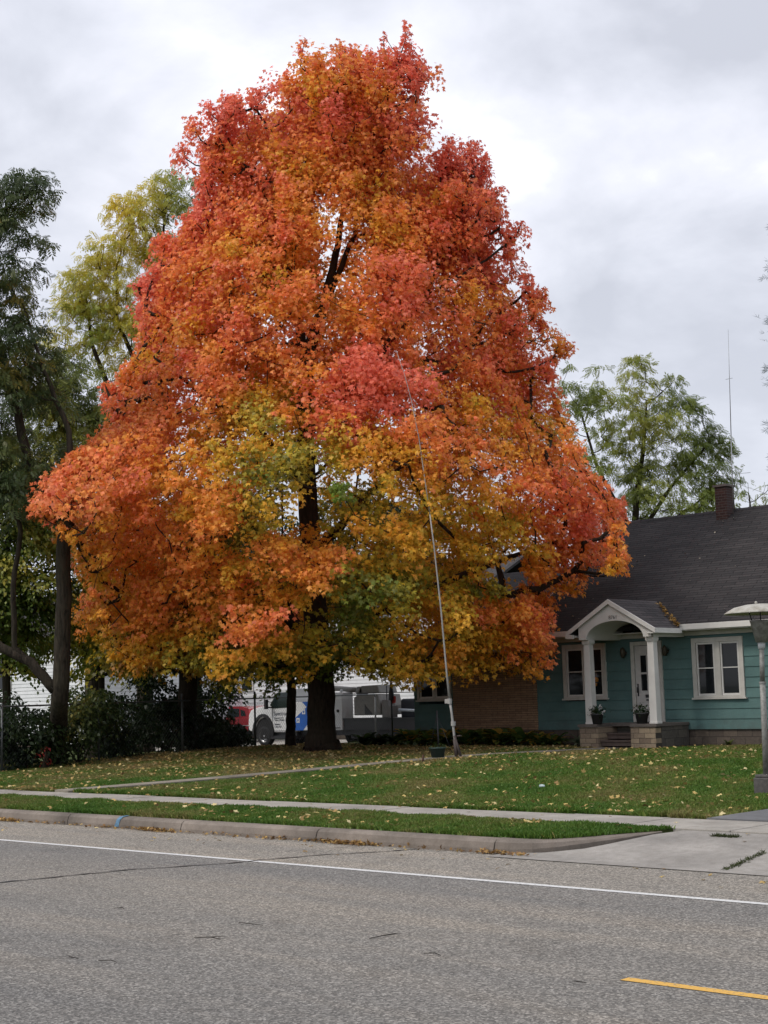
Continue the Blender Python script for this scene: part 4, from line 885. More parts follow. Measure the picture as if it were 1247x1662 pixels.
# ================================================================== NEIGHBOURING HOUSES
VIN = NT('white_vinyl'); nz = VIN.noise(2, 5); VIN.col(VIN.ramp(nz, [(.3, (.62, .63, .64)), (.7, (.74, .75, .76))])); VIN.r(.6); VIN = VIN.m
def nhouse(name, label, x0, x1, y, z0, z1, depth=8, wins=(), roofm=SHIN2, door=None):
    o = empty(name, ((x0+x1)/2, y, z0), label, 'house'); cx_ = (x0+x1)/2
    w_ = x1-x0; b = MB(); z = 0; k = 0
    while z < z1-z0: b.prism([(0.1, z), (-.02, z), (0, min(z+.15, z1-z0)), (.1, min(z+.15, z1-z0))], -w_/2, w_/2, 'x'); z += .15
    y_ = .101; z = 0
    while z < z1-z0:
        for sx_ in (-1, 1):
            xa = sx_*w_/2; pr_ = [(xa, z), (xa+sx_*.02, z), (xa, min(z+.15, z1-z0)), (xa-sx_*.1, min(z+.15, z1-z0)), (xa-sx_*.1, z)]; b.prism(pr_, .101, depth, 'y')
        z += .15
    b.box(-w_/2+.1, w_/2-.1, depth-.1, depth, 0, z1-z0); b.build('wall', VIN, o, fixn=True)
    b = MB(); zr = z1-z0+depth*.28
    b.prism([(-.4, z1-z0), (depth/2, zr), (depth+.4, z1-z0), (depth+.4, z1-z0-.12), (depth/2, zr-.12), (-.4, z1-z0-.12)], -w_/2-.4, w_/2+.4, 'x'); b.build('roof', roofm, o)
    for sx_ in (-1, 1): b = MB(); b.box(sx_*w_/2-.06+(.03*sx_), sx_*w_/2+.06+(.03*sx_), -.035, -.021, 0, z1-z0-.15); b.build('corner_board', WHITE, o)
    b = MB(); b.box(-w_/2-.02, w_/2+.02, -.0, .2, -.7, -.001); b.build('foundation', FOUND, o)
    for (wx, wz, ww, wh) in wins:
        b = MB(); b.box(wx-ww/2, wx+ww/2, -.07, -.0215, wz, wz+wh); wn = b.build('window', WHITE, o)
        b = MB(); b.box(wx-ww/2+.07, wx+ww/2-.07, -.075, -.0705, wz+.07, wz+wh-.07); b.build('pane', PANE, wn)
        b = MB(); b.box(wx-ww/2+.07, wx+ww/2-.07, -.08, -.0755, wz+wh/2-.02, wz+wh/2+.02); b.build('sash_bar', WHITE, wn)
    return o
yB = 47.0
xa = at_y(385, 1150, yB)[0]; xb = at_y(760, 1150, yB)[0]
nhouse('white_house', 'white sided house behind the utility truck and the big maple trunk', xa, xb, yB, .3, 5.6, wins=[(at_y(402, 1100, yB)[0]-(xa+xb)/2, 1.9, .9, 1.3)])
yC = 36.0; xa = at_y(-170, 1100, yC)[0]; xb = at_y(152, 1100, yC)[0]
nhouse('white_cottage', 'white sided house seen through the trees behind the forked trunk', xa, xb, yC, .2, 4.7, wins=[(at_y(10, 980, yC)[0]-(xa+xb)/2, 2.3, 1.0, 1.5), (at_y(-70, 980, yC)[0]-(xa+xb)/2, 2.3, 1.0, 1.5)])
# overhead wires on the left
for (ya, yb2, lab) in ((935, 921, 'upper thin overhead wire crossing the trees on the left'), (987, 978, 'lower thin overhead wire crossing the trees on the left')):
    a_ = at_depth(-120, ya+3, 43); c_ = at_depth(260, yb2-6, 49); m_ = (a_+c_)/2-np.array([0, 0, .06]); b = MB(); b.tube([a_, m_, c_], .012, 5)
    tag(b.build('overhead_wire', simple('wire_grey', (.25, .25, .25), .5)), lab, 'wire', 'overhead wires on the left')
# ================================================================== VEHICLES
CARW = NT('truck_white'); CARW.col((.70, .70, .70)); CARW.r(.25, 0, .5); CARW.b.inputs['Coat Weight'].default_value = .3; CARW = CARW.m
CARR = NT('car_red'); CARR.col((.55, .02, .03)); CARR.r(.25); CARR.b.inputs['Coat Weight'].default_value = .5; CARR = CARR.m
CARG = NT('car_grey'); CARG.col((.16, .17, .18)); CARG.r(.3, .5); CARG = CARG.m
GL = glass('vehicle_glass', (.02, .03, .03), .04)
RIM = simple('alloy', (.45, .45, .45), .35, .6)
def wheel(parent, x, y, r_, wd, side=-1, holes=6):
    """axle along y; visible face at side"""
    b = MB(); pr_ = [(r_*.62, -wd/2), (r_*.9, -wd/2), (r_*.985, -wd/2+.03), (r_, -wd/4), (r_, wd/4), (r_*.985, wd/2-.03), (r_*.9, wd/2), (r_*.62, wd/2), (r_*.6, 0), (r_*.62, -wd/2)]
    b.lathe(pr_, (0, 0, 0), 28, axis='y'); w_ = b.build('wheel', BLACK, parent, (x, y, r_))
    b = MB(); f_ = side*wd/2
    b.lathe([(r_*.62, f_*1.0), (r_*.56, f_*.6), (r_*.3, f_*.35), (r_*.2, f_*.55), (r_*.17, f_*.9), (0, f_*.95)], (0, 0, 0), 24, axis='y'); 
    b.build('rim', RIM, w_)
    b = MB()
    b.lathe([(r_*.47, f_*.62), (r_*.40, f_*.60), (r_*.38, f_*.2)], (0, 0, 0), 24, axis='y')
    b.build('rim_slots', DARK, w_)
    return w_
# utility truck, facing -x, its left side toward the street
tX, tY, tZ = -44.45, 39.3, -.02
TK = empty('utility_truck', (tX, tY, tZ), 'white utility truck with a blue panel parked behind the maple trunk', 'truck')
Wd = 2.1
b = MB()     # cab body side profile (x, z)
hood = [(0.05, .62), (0.0, .85), (.04, 1.22), (.16, 1.42), (.55, 1.52), (1.12, 1.60), (1.62, 2.13), (1.8, 2.22), (2.64, 2.22), (2.66, .55), (1.38, .55), (1.33, .78), (1.18, 1.03), (.9, 1.14), (.62, 1.03), (.47, .78), (.42, .55)]
b.prism(hood, 0, Wd, 'y'); cab = b.build('cab', CARW, TK, bevel=.04)
b = MB(); b.prism([(1.30, 1.60), (1.72, 2.07), (2.5, 2.09), (2.5, 1.5), (1.5, 1.47)], -.012, -.004, 'y'); b.build('side_window', GL, TK)
b = MB(); b.add([(1.10, .12, 1.63), (1.10, Wd-.12, 1.63), (1.60, Wd-.2, 2.14), (1.60, .2, 2.14)], [(0, 1, 2, 3)]); 
b.v = [(v[0]-.02, v[1], v[2]+.02) for v in b.v]; b.build('windshield', GL, TK)
b = MB(); b.box(1.42, 1.44, -.006, -.002, .6, 1.5); b.box(2.5, 2.52, -.006, -.002, .6, 2.1); b.box(1.42, 2.52, -.006, -.002, .6, .615); b.build('door_seam', DARK, TK)
b = MB(); b.box(2.32, 2.45, -.035, -.003, 1.32, 1.36); b.build('door_handle', DARK, TK)
b = MB(); b.box(1.3, 1.42, -.32, -.20, 1.45, 1.83); b.tube([(1.38, -.2, 1.52), (1.45, 0.02, 1.5)], .03, 6); b.tube([(1.38, -.2, 1.75), (1.5, 0.02, 1.68)], .015, 6); b.build('mirror', BLACK, TK, bevel=.03)
b = MB(); n = 14      # black wheel-arch flare
arc_ = [(math.cos(t), math.sin(t)) for t in np.linspace(math.pi*1.02, -.05*math.pi, n)]
vs = []
for cxx, czz in arc_: vs += [(.9+.50*cxx, -.07, .5+.66*czz), (.9+.62*cxx, -.05, .5+.77*czz), (.9+.62*cxx, .03, .5+.77*czz), (.9+.50*cxx, .03, .5+.66*czz)]
b.add(vs, [(i*4+j, i*4+(j+1) % 4, (i+1)*4+(j+1) % 4, (i+1)*4+j) for i in range(n-1) for j in range(4)]); b.build('fender_flare', BLACK, TK)
b = MB(); b.prism([(.45, .3), (.45, .9), (.9, 1.12), (1.35, .9), (1.35, .3)], .02, .5, 'y'); b.build('wheel_well', BLACK, TK)
b = MB(); b.box(-.08, .04, .05, Wd-.05, .45, .75); b.build('bumper', DARK, TK, bevel=.03)
b = MB(); b.box(-.012, .03, .35, Wd-.35, .85, 1.2); b.build('grille', DARK, TK)
for yy_ in (.08, Wd-.34): b = MB(); b.box(-.015, .05, yy_, yy_+.26, .95, 1.2); b.build('headlight', simple('headlamp', (.5, .5, .5), .1), TK, bevel=.02)
b = MB(); b.box(.5, 9.1, .3, .48, .42, .62); b.box(.5, 9.1, Wd-.48, Wd-.3, .42, .62); b.box(1.4, 2.75, -.04, .3, .3, .42); b.box(1.4, 2.7, .1, .5, .36, .55); b.build('chassis', DARK, TK)
wheel(TK, .9, .14, .405, .26); wheel(TK, .9, Wd-.14, .405, .26, 1)
for yy_ in (.14, Wd-.14): wheel(TK, 3.95, yy_, .405, .3, -1 if yy_ < 1 else 1)
BLUE = simple('decal_blue', (.01, .10, .42), .4, var=.05); TXT = simple('decal_dark', (.02, .03, .06), .5)
text('Spectrum', .22, (tX+1.52, tY-.008, tZ+1.20), (R(90), 0, 0), TXT, TK, 'company_name')
for i, (s_, z_) in enumerate((('Internet | TV', 1.07), ('Voice | Mobile', .99), ('Business', .83), ('1-855-757', .73))): text(s_, .095, (tX+1.55, tY-.008, tZ+z_), (R(90), 0, 0), TXT, TK, 'lettering')
# service body
SB0 = 2.70
b = MB(); b.box(SB0, 3.50, 0, .55, .62, 1.70); b.box(SB0, 3.50, .552, Wd, .66, 1.2); b.build('service_cabinet', CARW, TK, bevel=.02)
b = MB(); b.box(3.52, 4.72, 0, .55, .95, 1.74); b.build('service_cabinet', CARW, TK, bevel=.02)
b = MB(); b.box(4.76, 5.26, 0, .6, .62, 2.02); cab3 = b.build('rear_cabinet', CARW, TK, bevel=.02)
b = MB(); b.add([(SB0, -.004, .62), (3.15, -.004, .62), (3.5, -.004, .95), (3.5, -.004, 1.7), (3.36, -.004, 1.7), (3.39, -.004, 1.52), (SB0, -.004, 1.08)], [(0, 1, 2, 3, 4, 5, 6)])
b.add([(3.02, -.004, 1.70), (3.10, -.004, 1.70), (3.32, -.004, 1.53), (3.5, -.004, 1.45), (3.5, -.004, 1.7)], [(0, 1, 2, 3, 4)]); b.v = [(v[0], -.004 if i < 7 else -.006, v[2]) for i, v in enumerate(b.v)]; b.build('blue_decal', BLUE, TK)
for (xx, zz_) in ((2.88, 1.0), (3.2, 1.32)):
    b = MB(); b.box(xx-.085, xx+.085, -.012, -.008, zz_-.09, zz_+.09); ic_ = b.build('decal_icon', CARW, TK, bevel=.002)
    b = MB(); b.box(xx-.035, xx+.035, -.016, -.0125, zz_-.04, zz_+.04); b.build('icon_centre', BLUE, ic_)
b = MB(); b.lathe([(0, -.03), (.06, -.03), (.06, 0)], (5.05, 0, 1.33), 10, axis='y'); b.build('latch', DARK, cab3)
b = MB(); b.box(4.85, 5.15, -.01, -.003, .69, .72); b.build('number_strip', DARK, cab3)
GRY = simple('grey_paint', (.20, .19, .17), .5); 
b = MB(); b.box(5.28, 9.4, .05, Wd-.05, .62, 1.0); b.box(5.28, 9.4, .0, .045, 1.0, 1.06); b.box(5.3, 9.2, .4, 1.8, .3, .60); b.build('flat_bed', DARK, TK)
b = MB(); b.prism([(5.78, 1.15), (7.12, 1.15), (7.12, 1.5), (7.02, 1.9), (6.0, 1.92), (5.78, 1.8)], .1, 1.3, 'y'); b.build('lift_box', GRY, TK, bevel=.03)
b = MB(); b.prism([(6.35, 1.19), (6.75, 1.19), (6.35, 1.56)], .085, .096, 'y'); b.build('lift_recess', DARK, TK)
b = MB(); b.prism([(5.9, 1.95), (7.0, 1.95), (6.9, 2.25), (6.05, 2.23)], .2, 1.2, 'y'); b.build('lift_cover', GRY, TK, bevel=.04)
b = MB(); b.tube([(5.9, .5, 2.05), (5.0, .6, 2.12), (4.0, .7, 2.2), (2.9, .7, 2.22)], .1, 8); b.lathe([(0, -.2), (.16, -.2), (.16, .2), (0, .2)], (5.95, .4, 2.05), 12, axis='y'); b.build('boom', GRY, TK)
b = MB(); b.box(7.2, 7.5, .1, .5, 1.06, 1.7); b.box(7.5, 7.62, .1, .5, 1.06, 1.5); b.build('tool_box', simple('tool_grey', (.16, .15, .14), .5), TK, bevel=.02)
b = MB(); b.tube([(7.42, .15, 1.0), (7.42, .15, 2.2)], .02, 6); b.tube([(5.3, .05, 1.95), (9.3, .05, 1.95)], .015, 6); b.tube([(9.3, .05, 1.0), (9.3, .05, 1.95)], .02, 6); b.build('rack', DARK, TK)
b = MB(); b.tube([(8.15, .0, 1.33), (9.3, .0, 1.28)], .05, 8); b.build('pipe', simple('pale_pipe', (.4, .45, .5), .4), TK)
b = MB(); b.box(7.75, 9.3, .5, 1.9, 1.0, 1.72); b.build('cargo_cover', simple('navy_tarp', (.02, .024, .035), .6), TK, bevel=.08)
b = MB(); b.lathe([(.0, .12), (.05, .1), (.05, 0), (0, 0)], (4.95, .3, 2.02), 10); b.build('beacon', simple('beacon_white', (.6, .6, .6), .3), TK)
# ladder-rack flag
b = MB(); p = at_depth(636, 1150, 48); px_, py_ = p[0], p[1]; gz_ = -.02
b.tube([(0, 0, 0), (0, 0, 2.05)], .03, 6); fl_ = empty('marker_pole', (px_, py_, gzs(px_, py_)), 'dark pole with a small red flag standing beside the truck bed', 'pole'); b.build('pole', DARK, fl_)
b = MB(); b.lathe([(.1, 1.3), (.09, 1.5), (0, 2.1)], (0, 0, 0), 8); b.build('folded_top', DARK, fl_)
b = MB(); b.add([(.02, 0, 1.2), (.2, -.03, 1.22), (.18, .02, 1.42), (.02, 0, 1.45), (.02, .012, 1.2), (.2, -.018, 1.22), (.18, .032, 1.42), (.02, .012, 1.45)], [(0, 1, 2, 3), (7, 6, 5, 4), (0, 4, 5, 1), (1, 5, 6, 2), (2, 6, 7, 3)]); b.build('flag', simple('red_cloth', (.35, .03, .02), .8), fl_)
# cars
def car(label, loc, mat, name='parked_car', L=4.2, van=False, group=None):
    C_ = empty(name, loc, label, 'car', group); Wc = 1.75; hz = 1.45 if not van else 1.75
    body = [(.0, .35), (.0, .62), (.08, .8), (.95, .93), (L*.96, .98), (L, .8), (L, .4), (L*.95, .28), (L*.85, .25), (.15, .25)]
    b = MB(); b.prism(body, 0, Wc, 'y'); b.build('body', mat, C_, bevel=.05)
    gh = [(.98, .93), (1.6, hz-.06), (1.85, hz), (L*.8, hz), (L*.92, hz-.12), (L*.965, .97)]
    b = MB(); n = len(gh); ins = .16
    lo = lambda z: .04+ins*(z-.93)/(hz-.93)
    vs = [(x, lo(z), z) for x, z in gh]+[(x, Wc-lo(z), z) for x, z in gh]
    b.add(vs, [tuple(range(n)), tuple(range(n, 2*n))[::-1]]+[(i, (i+1) % n, n+(i+1) % n, n+i) for i in range(n)]); b.build('cabin', mat, C_, bevel=.03)
    class sidew:
        def __init__(s, pts, off=.012): s.p = pts; s.o = off
        def build(s, nm, mt, par):
            for fl in (0, 1):
                b = MB(); b.add([(x, (Wc-lo(z)+s.o) if fl else (lo(z)-s.o), z) for x, z in s.p], [tuple(range(len(s.p)))]); b.build(nm, mt, par)
    sidew([(1.15, .98), (1.68, hz-.1), (2.35, hz-.08), (2.35, .98)]).build('side_window', GL, C_); sidew([(2.43, .98), (2.43, hz-.08), (L*.77, hz-.1), (L*.80, 1.0)]).build('side_window', GL, C_)
    sidew([(L*.82, 1.02), (L*.79, hz-.13), (L*.86, hz-.2), (L*.9, 1.04)]).build('quarter_window', GL, C_)
    b = MB(); b.add([(1.02, .15, .97), (1.02, Wc-.15, .97), (1.58, Wc-.22, hz-.1), (1.58, .22, hz-.1)], [(0, 1, 2, 3)]); b.v = [(v[0]-.02, v[1], v[2]+.015) for v in b.v]; b.build('windshield', GL, C_)
    b = MB(); b.box(.03, L-.03, -.012, -.004, .60, .64); b.build('side_trim', WHITE if mat is CARR else DARK, C_)
    for xx in (.78, L-.8):
        for yy_ in (.1, Wc-.1): 
            q = MB(); q.lathe([(0, -.02 if yy_ < 1 else .02), (.37, -.02 if yy_ < 1 else .02), (.37, 0)], (xx, 0 if yy_ < 1 else Wc, .33), 20, axis='y'); q.build('wheel_arch', BLACK, C_)
            wheel(C_, xx, yy_-.06 if yy_ < 1 else yy_+.06, .31, .2, -1 if yy_ < 1 else 1, 5)
    for yy_ in (.05, Wc-.3): b = MB(); b.box(L-.06, L+.012, yy_, yy_+.25, .62, .85); b.build('tail_light', simple('lamp_red', (.3, .01, .01), .2), C_); b = MB(); b.box(-.012, .06, yy_, yy_+.25, .58, .72); b.build('headlight', MATS['headlamp'], C_)
    return C_
p = at_depth(412, 1200, 64); car('red car mostly hidden behind the white truck front and a dark shrub', (p[0]-4.1, p[1]-.2, .08), CARR)
p = at_depth(292, 1190, 60); car('grey car hardly visible behind the shrubs left of the second trunk', (p[0]-4.1, p[1]-.2, .05), CARG, van=True)
# ================================================================== LAMP POST
lx_, ly_ = -10.97, 19.72; lz = gzs(lx_, ly_)
LP = empty('lamp_post', (lx_, ly_, lz), 'grey garden lamp post with a wide dish shaped shade by the drive', 'lamp post')
LPM = NT('weathered_post'); nz = LPM.noise(12, 6, .7); LPM.col(LPM.ramp(nz, [(.35, (.14, .135, .12)), (.6, (.27, .265, .25)), (.75, (.20, .19, .17))])); LPM.r(.6, .2); LPM = LPM.m
SH = NT('lamp_shade_paint'); nz = SH.noise(6, 6, .7); SH.col(SH.ramp(nz, [(.35, (.24, .22, .175)), (.6, (.40, .385, .34))])); SH.r(.6); SH = SH.m
b = MB(); b.prism([(-.15, -.11), (-.11, -.15), (.11, -.15), (.15, -.11), (.15, .11), (.11, .15), (-.11, .15), (-.15, .11)], -.05, .24, 'z'); b.prism([(-.12, -.12), (.12, -.12), (.12, .12), (-.12, .12)], .242, .285, 'z'); b.build('base', simple('base_block', (.07, .065, .06), .8, var=.4, scale=20), LP, bevel=.012)
b = MB(); b.tube([(0, 0, .28), (.02, 0, 1.0), (.03, 0, 1.62)], .042, 12); b.tube([(.03, 0, 1.615), (.05, 0, 2.12)], .036, 12); b.lathe([(.05, 1.6), (.05, 1.63)], (.03, 0, 0), 12); b.build('post', LPM, LP)
b = MB(); b.lathe([(.0, 2.10), (.05, 2.11), (.055, 2.2), (.04, 2.22)], (.05, 0, 0), 14); b.build('collar', simple('pale_collar', (.45, .46, .47), .5), LP)
b = MB(); b.lathe([(0, 2.2), (.09, 2.205), (.155, 2.5), (.165, 2.53), (.15, 2.53), (.08, 2.24), (0, 2.24)], (.06, 0, 0), 28); b.build('lamp_cup', LPM, LP)
b = MB()
for k in range(4): a_ = k*math.pi/2+.5; b.tube([(.06+.12*math.cos(a_), .12*math.sin(a_), 2.5), (.06+.17*math.cos(a_), .17*math.sin(a_), 2.69)], .008, 6)
b.build('shade_rod', DARK, LP)
b = MB(); pr_ = [(0.0, 2.775), (.2, 2.76), (.38, 2.72), (.47, 2.67), (.525, 2.635), (.52, 2.625), (.45, 2.655), (.36, 2.69), (.2, 2.725), (0, 2.735)]; b.lathe(pr_, (.06, 0, 0), 40); b.build('shade', SH, LP)
b = MB(); b.lathe([(0, .03), (.02, .02), (.02, -.01)], (.0, 0, 2.785), 8); b.build('finial', SH, LP)
# ================================================================== LEANING WHIP POLE
B0 = np.array([-22.13, 25.85, gzs(-22.13, 25.85)]); WP = empty('whip_antenna', tuple(B0), 'tall thin white pole leaning over the lawn in front of the maple', 'antenna')
v_ = np.array([-cf[0], -cf[1], 0])
def onpole(x, y): d = ray(x, y); t = ((B0-CAM)@v_)/(d@v_); return CAM+d*t-B0
knots = [(742, 1228), (737, 1190), (733, 1155), (730, 1138), (725, 1090), (716, 990), (705, 890), (698, 835), (690, 780), (680, 710), (668, 650), (656, 605), (643, 568)]
pk = [onpole(*k) for k in knots]; pr_ = [.028, .028, .027, .027, .021, .019, .017, .015, .013, .011, .009, .007, .005]
PW = simple('fibreglass', (.34, .33, .31), .45, var=.15)
b = MB(); b.tube(pk[:4], pr_[:4], 8); b.build('lower_tube', PW, WP)
b = MB(); b.tube(pk[3:8], pr_[3:8], 8); b.build('middle_tube', PW, WP)
b = MB(); b.tube(pk[7:], pr_[7:], 7); b.build('tip', PW, WP)
b = MB(); b.lathe([(.05, -.06), (.05, .06)], tuple(pk[3]), 10); b.lathe([(.055, 0), (.055, .1)], tuple(onpole(736, 1178)), 10); b.box(*[pk[3][0]-.13, pk[3][0], pk[3][1]-.02, pk[3][1]+.02, pk[3][2]-.05, pk[3][2]+.05]); b.build('clamp', simple('clamp_pale', (.35, .34, .32), .5), WP)
b = MB(); b.tube([(0, 0, -.05), tuple(pk[1]*.75)], .045, 8); b.tube([(.12, .02, -.03), tuple(pk[1]*.9)], .03, 6); b.tube([(-.11, 0.05, pk[0][2]+.45), (.16, -.02, pk[0][2]+.47)], .018, 6); b.build('base_stand', simple('stand_dark', (.05, .035, .03), .7), WP)
# ================================================================== PLANTS, POTS AND LITTLE THINGS
def rosette(label, x, y, n, L, stops, name='hosta', group=None, seed=0, wd=.3, up=1.2):
    """broad arching leaves from one crown"""
    r_ = np.random.default_rng(seed); z = gzs(x, y); T = empty(name, (x, y, z), label, 'plant', group)
    V = []; loops = []; sz = []; C3 = []
    for k in range(n):
        a_ = r_.uniform(0, 2*math.pi); l = L*r_.uniform(.6, 1.15); e0 = r_.uniform(.4, 1.25)*up; w_ = l*wd*r_.uniform(.8, 1.2)
        c_ = hexmix(np.array([r_.random()]), stops)[0]*r_.uniform(.8, 1.2); b0 = len(V); m = 6
        for i in range(m):
            t = i/(m-1); rr_ = l*(t*.95*math.cos(e0*.6)); zz_ = l*(math.sin(min(e0, 1.5))*1.25*t-.62*t*t+.04); ww = w_*math.sin(math.pi*min(1, .12+t*.88))*.5+.004
            if zz_ < .01: zz_ = .01
            for sg, dz in ((-1, .02), (0, 0), (1, .02)): V.append((rr_*math.cos(a_)-sg*ww*math.sin(a_), rr_*math.sin(a_)+sg*ww*math.cos(a_), zz_+dz*l*1.5)); C3.append(c_*(1.0 if sg else 1.15))
        for i in range(m-1):
            for j in (0, 1): loops += [b0+i*3+j, b0+i*3+j+1, b0+(i+1)*3+j+1, b0+(i+1)*3+j]; sz.append(4)
    np_mesh('leaves', np.array(V), np.array(loops), np.array(sz), LEAF, T, np.array(C3), smooth=True)
    q = MB(); q.lathe([(.05, 0), (.04, .05), (0, .07)], (0, 0, 0), 8); q.build('root_crown', BARK, T)
    return T
HS = [(0, (.06, .12, .035)), (.5, (.12, .20, .05)), (.75, (.20, .22, .05)), (.88, (.50, .34, .07)), (1, (.62, .38, .06))]
HX = [-28.9, -28.2, -27.5, -26.8, -26.15, -25.5, -24.9, -24.3, -23.7]
hl = ['below the wing window at its left', 'below the wing window at its right', 'at the left end of the brick wall', 'left of the middle of the brick wall', 'at the middle of the brick wall', 'right of the middle of the brick wall', 'at the right end of the brick wall', 'where the teal siding begins', 'below the left porch window']
for k, x in enumerate(HX):
    rosette('yellowing hosta clump '+hl[k], x, 31.75+.12*math.sin(k*2.1), 80, (.66 if k < 7 else .5), HS, 'hosta', 'hosta plants along the foundation', 100+k)
rosette('small hosta with pale striped leaves just left of the porch', -22.85, 31.6, 55, .42, [(0, (.08, .13, .07)), (.6, (.22, .27, .17)), (1, (.42, .44, .33))], 'striped_hosta', None, 130, wd=.2)
rosette('low dark weed against the right foundation', -18.9, 32.25, 22, .22, DG, 'weed', None, 131)
for k, x in enumerate((-30.6, -30.0, -29.4)): rosette('dark leafy clump '+('beyond the corner of the house', 'at the corner of the house', 'just left of the wing window')[k], x, 31.6-.4*k*0, 60, .55, [(0, (.02, .035, .012)), (1, (.05, .08, .02))], 'ground_plant', 'dark leaves by the house corner', 140+k)
def pot(label, x, y, z, r_, h, flower, seed):
    T = empty('flower_pot', (x, y, z), label, 'flower pot', 'flower pots on the porch')
    b = MB(); b.lathe([(0, 0), (r_*.72, 0), (r_*.95, h*.86), (r_*1.06, h*.86), (r_*1.06, h), (r_*.9, h), (r_*.88, h*.9), (0, h*.9)], (0, 0, 0), 20); b.build('pot', simple('pot_dark', (.035, .035, .035), .6), T)
    r2 = np.random.default_rng(seed); n = 260; P = r2.normal(size=(n, 3))*[r_*.62, r_*.62, h*.28]+[0, 0, h*1.25]; Nn = unit(P-[0, 0, h*.8]+r2.normal(size=(n, 3))*.1)
    leaves('foliage', P, Nn, unit(r2.normal(size=(n, 3))), np.full(n, .06), np.tile([[.03, .055, .02]], (n, 1))*r2.uniform(.7, 1.5, (n, 1)), 'oval', LEAF, T)
    if flower:
        P = r2.normal(size=(26, 3))*[r_*.2, r_*.2, .02]; cl = np.array([[.1, 0, h*1.65], [-.17, -.05, h*1.4], [.2, 0, h*1.15], [.05, .05, h*1.2]]); P = P+cl[r2.integers(0, 3, 26)]
        leaves('flowers', P, unit(np.array([[0, -.6, .6]])+r2.normal(size=(26, 3))*.4), unit(r2.normal(size=(26, 3))), np.full(26, .05), np.tile([[.7, .68, .66]], (26, 1)), 'maple', LEAF, T)
pot('dark pot with white flowers beside the left porch column', -21.93, 31.1, .976, .16, .26, True, 1)
pot('dark pot with low green leaves beside the right porch column', -20.62, 31.13, .976, .17, .27, False, 2)
# bucket, stake and trellis near the leaning pole
p = at_z(711, 1232, .38); T = empty('planter', (p[0], p[1], gzs(p[0], p[1])), 'small dark green planter tub on the lawn left of the leaning pole', 'planter')
b = MB(); b.lathe([(0, .04), (.14, .04), (.18, .24), (.2, .24), (.2, .27), (.165, .27), (.15, .22), (0, .2)], (0, 0, 0), 18); 
for k in range(3): a_ = k*2.1; b.tube([(.11*math.cos(a_), .11*math.sin(a_), 0), (.1*math.cos(a_), .1*math.sin(a_), .06)], .015, 6)
b.build('tub', simple('green_tub', (.014, .034, .028), .6), T)
r2 = np.random.default_rng(8); n = 60; P = r2.normal(size=(n, 3))*[.08, .08, .04]+[0, 0, .28]; leaves('foliage', P, unit(r2.normal(size=(n, 3))+[0, 0, 1]), unit(r2.normal(size=(n, 3))), np.full(n, .06), np.tile([[.04, .07, .02]], (n, 1)), 'oval', LEAF, T)
p = at_z(713, 1226, .38); gz_ = gzs(p[0], p[1]); T = empty('garden_trellis', (p[0], p[1], gz_), 'thin dark trellis stake standing behind the planter tub', 'trellis')
b = MB(); b.tube([(0, 0, -.1), (-.03, 0, 1.05)], .022, 6); b.build('stake', DARK, T)
b = MB(); b.tube([(-.42, .1, 0), (-.03, 0, .95)], .008, 5); b.tube([(.35, .1, 0), (-.03, 0, .95)], .008, 5); b.tube([(-.22, .05, .5), (.17, .05, .5)], .007, 5); b.build('side_wires', DARK, T)
p = at_z(686, 1238, .36); b = MB(); b.tube([(p[0], p[1], gzs(p[0], p[1])-.05), (p[0]+.03, p[1], gzs(p[0], p[1])+.17)], .022, 6); tag(b.build('short_stake', simple('rusty', (.07, .03, .02), .9)), 'short rusty stake in the lawn left of the planter tub', 'stake')
# bottle-blue bit of litter
p = at_z(880, 1275, .3); b = MB(); b.lathe([(0, -.05), (.025, -.045), (.03, 0), (.022, .04), (.01, .055), (0, .06)], (p[0], p[1], gzs(p[0], p[1])+.05), 8, axis='x'); tag(b.build('litter', simple('pale_litter', (.35, .42, .42), .5)), 'small pale piece of litter lying in the middle of the lawn', 'litter')
# ================================================================== GRASS AND FALLEN LEAVES
def in_view(P, m=40): x, y, z = proj(P); return (x > -m) & (x < 1247+m) & (y < 1662+m) & (y > -m) & (z > 0)
walkA, walkB = A, B_
def lawn_mask(X, Y):
    ok = ((Y > 13.70) & (Y < 15.27)) | ((Y > 16.43) & (Y < 32.3))
    ok &= ~((X > -10.0) & (Y > 16.4))
    ok &= ~((Y < 15.3) & (X > np.interp(Y, list(LXV), list(LXV.values()))+.03))
    t = np.clip(((X-walkA[0])*(walkB-walkA)[0]+(Y-walkA[1])*(walkB-walkA)[1])/((walkB-walkA)@(walkB-walkA)), 0, 1)
    d = np.hypot(X-walkA[0]-t*(walkB-walkA)[0], Y-walkA[1]-t*(walkB-walkA)[1]); ok &= (d > .31) | (Y < 16.4)
    ok &= ~((X > PX0-.3) & (X < PX1+.1) & (Y > 30.75)); ok &= ~((Y > 31.3) & (X > XL) & (X < -22.5))
    ok &= np.hypot(X+29.3, Y-28.5) > .6
    return ok
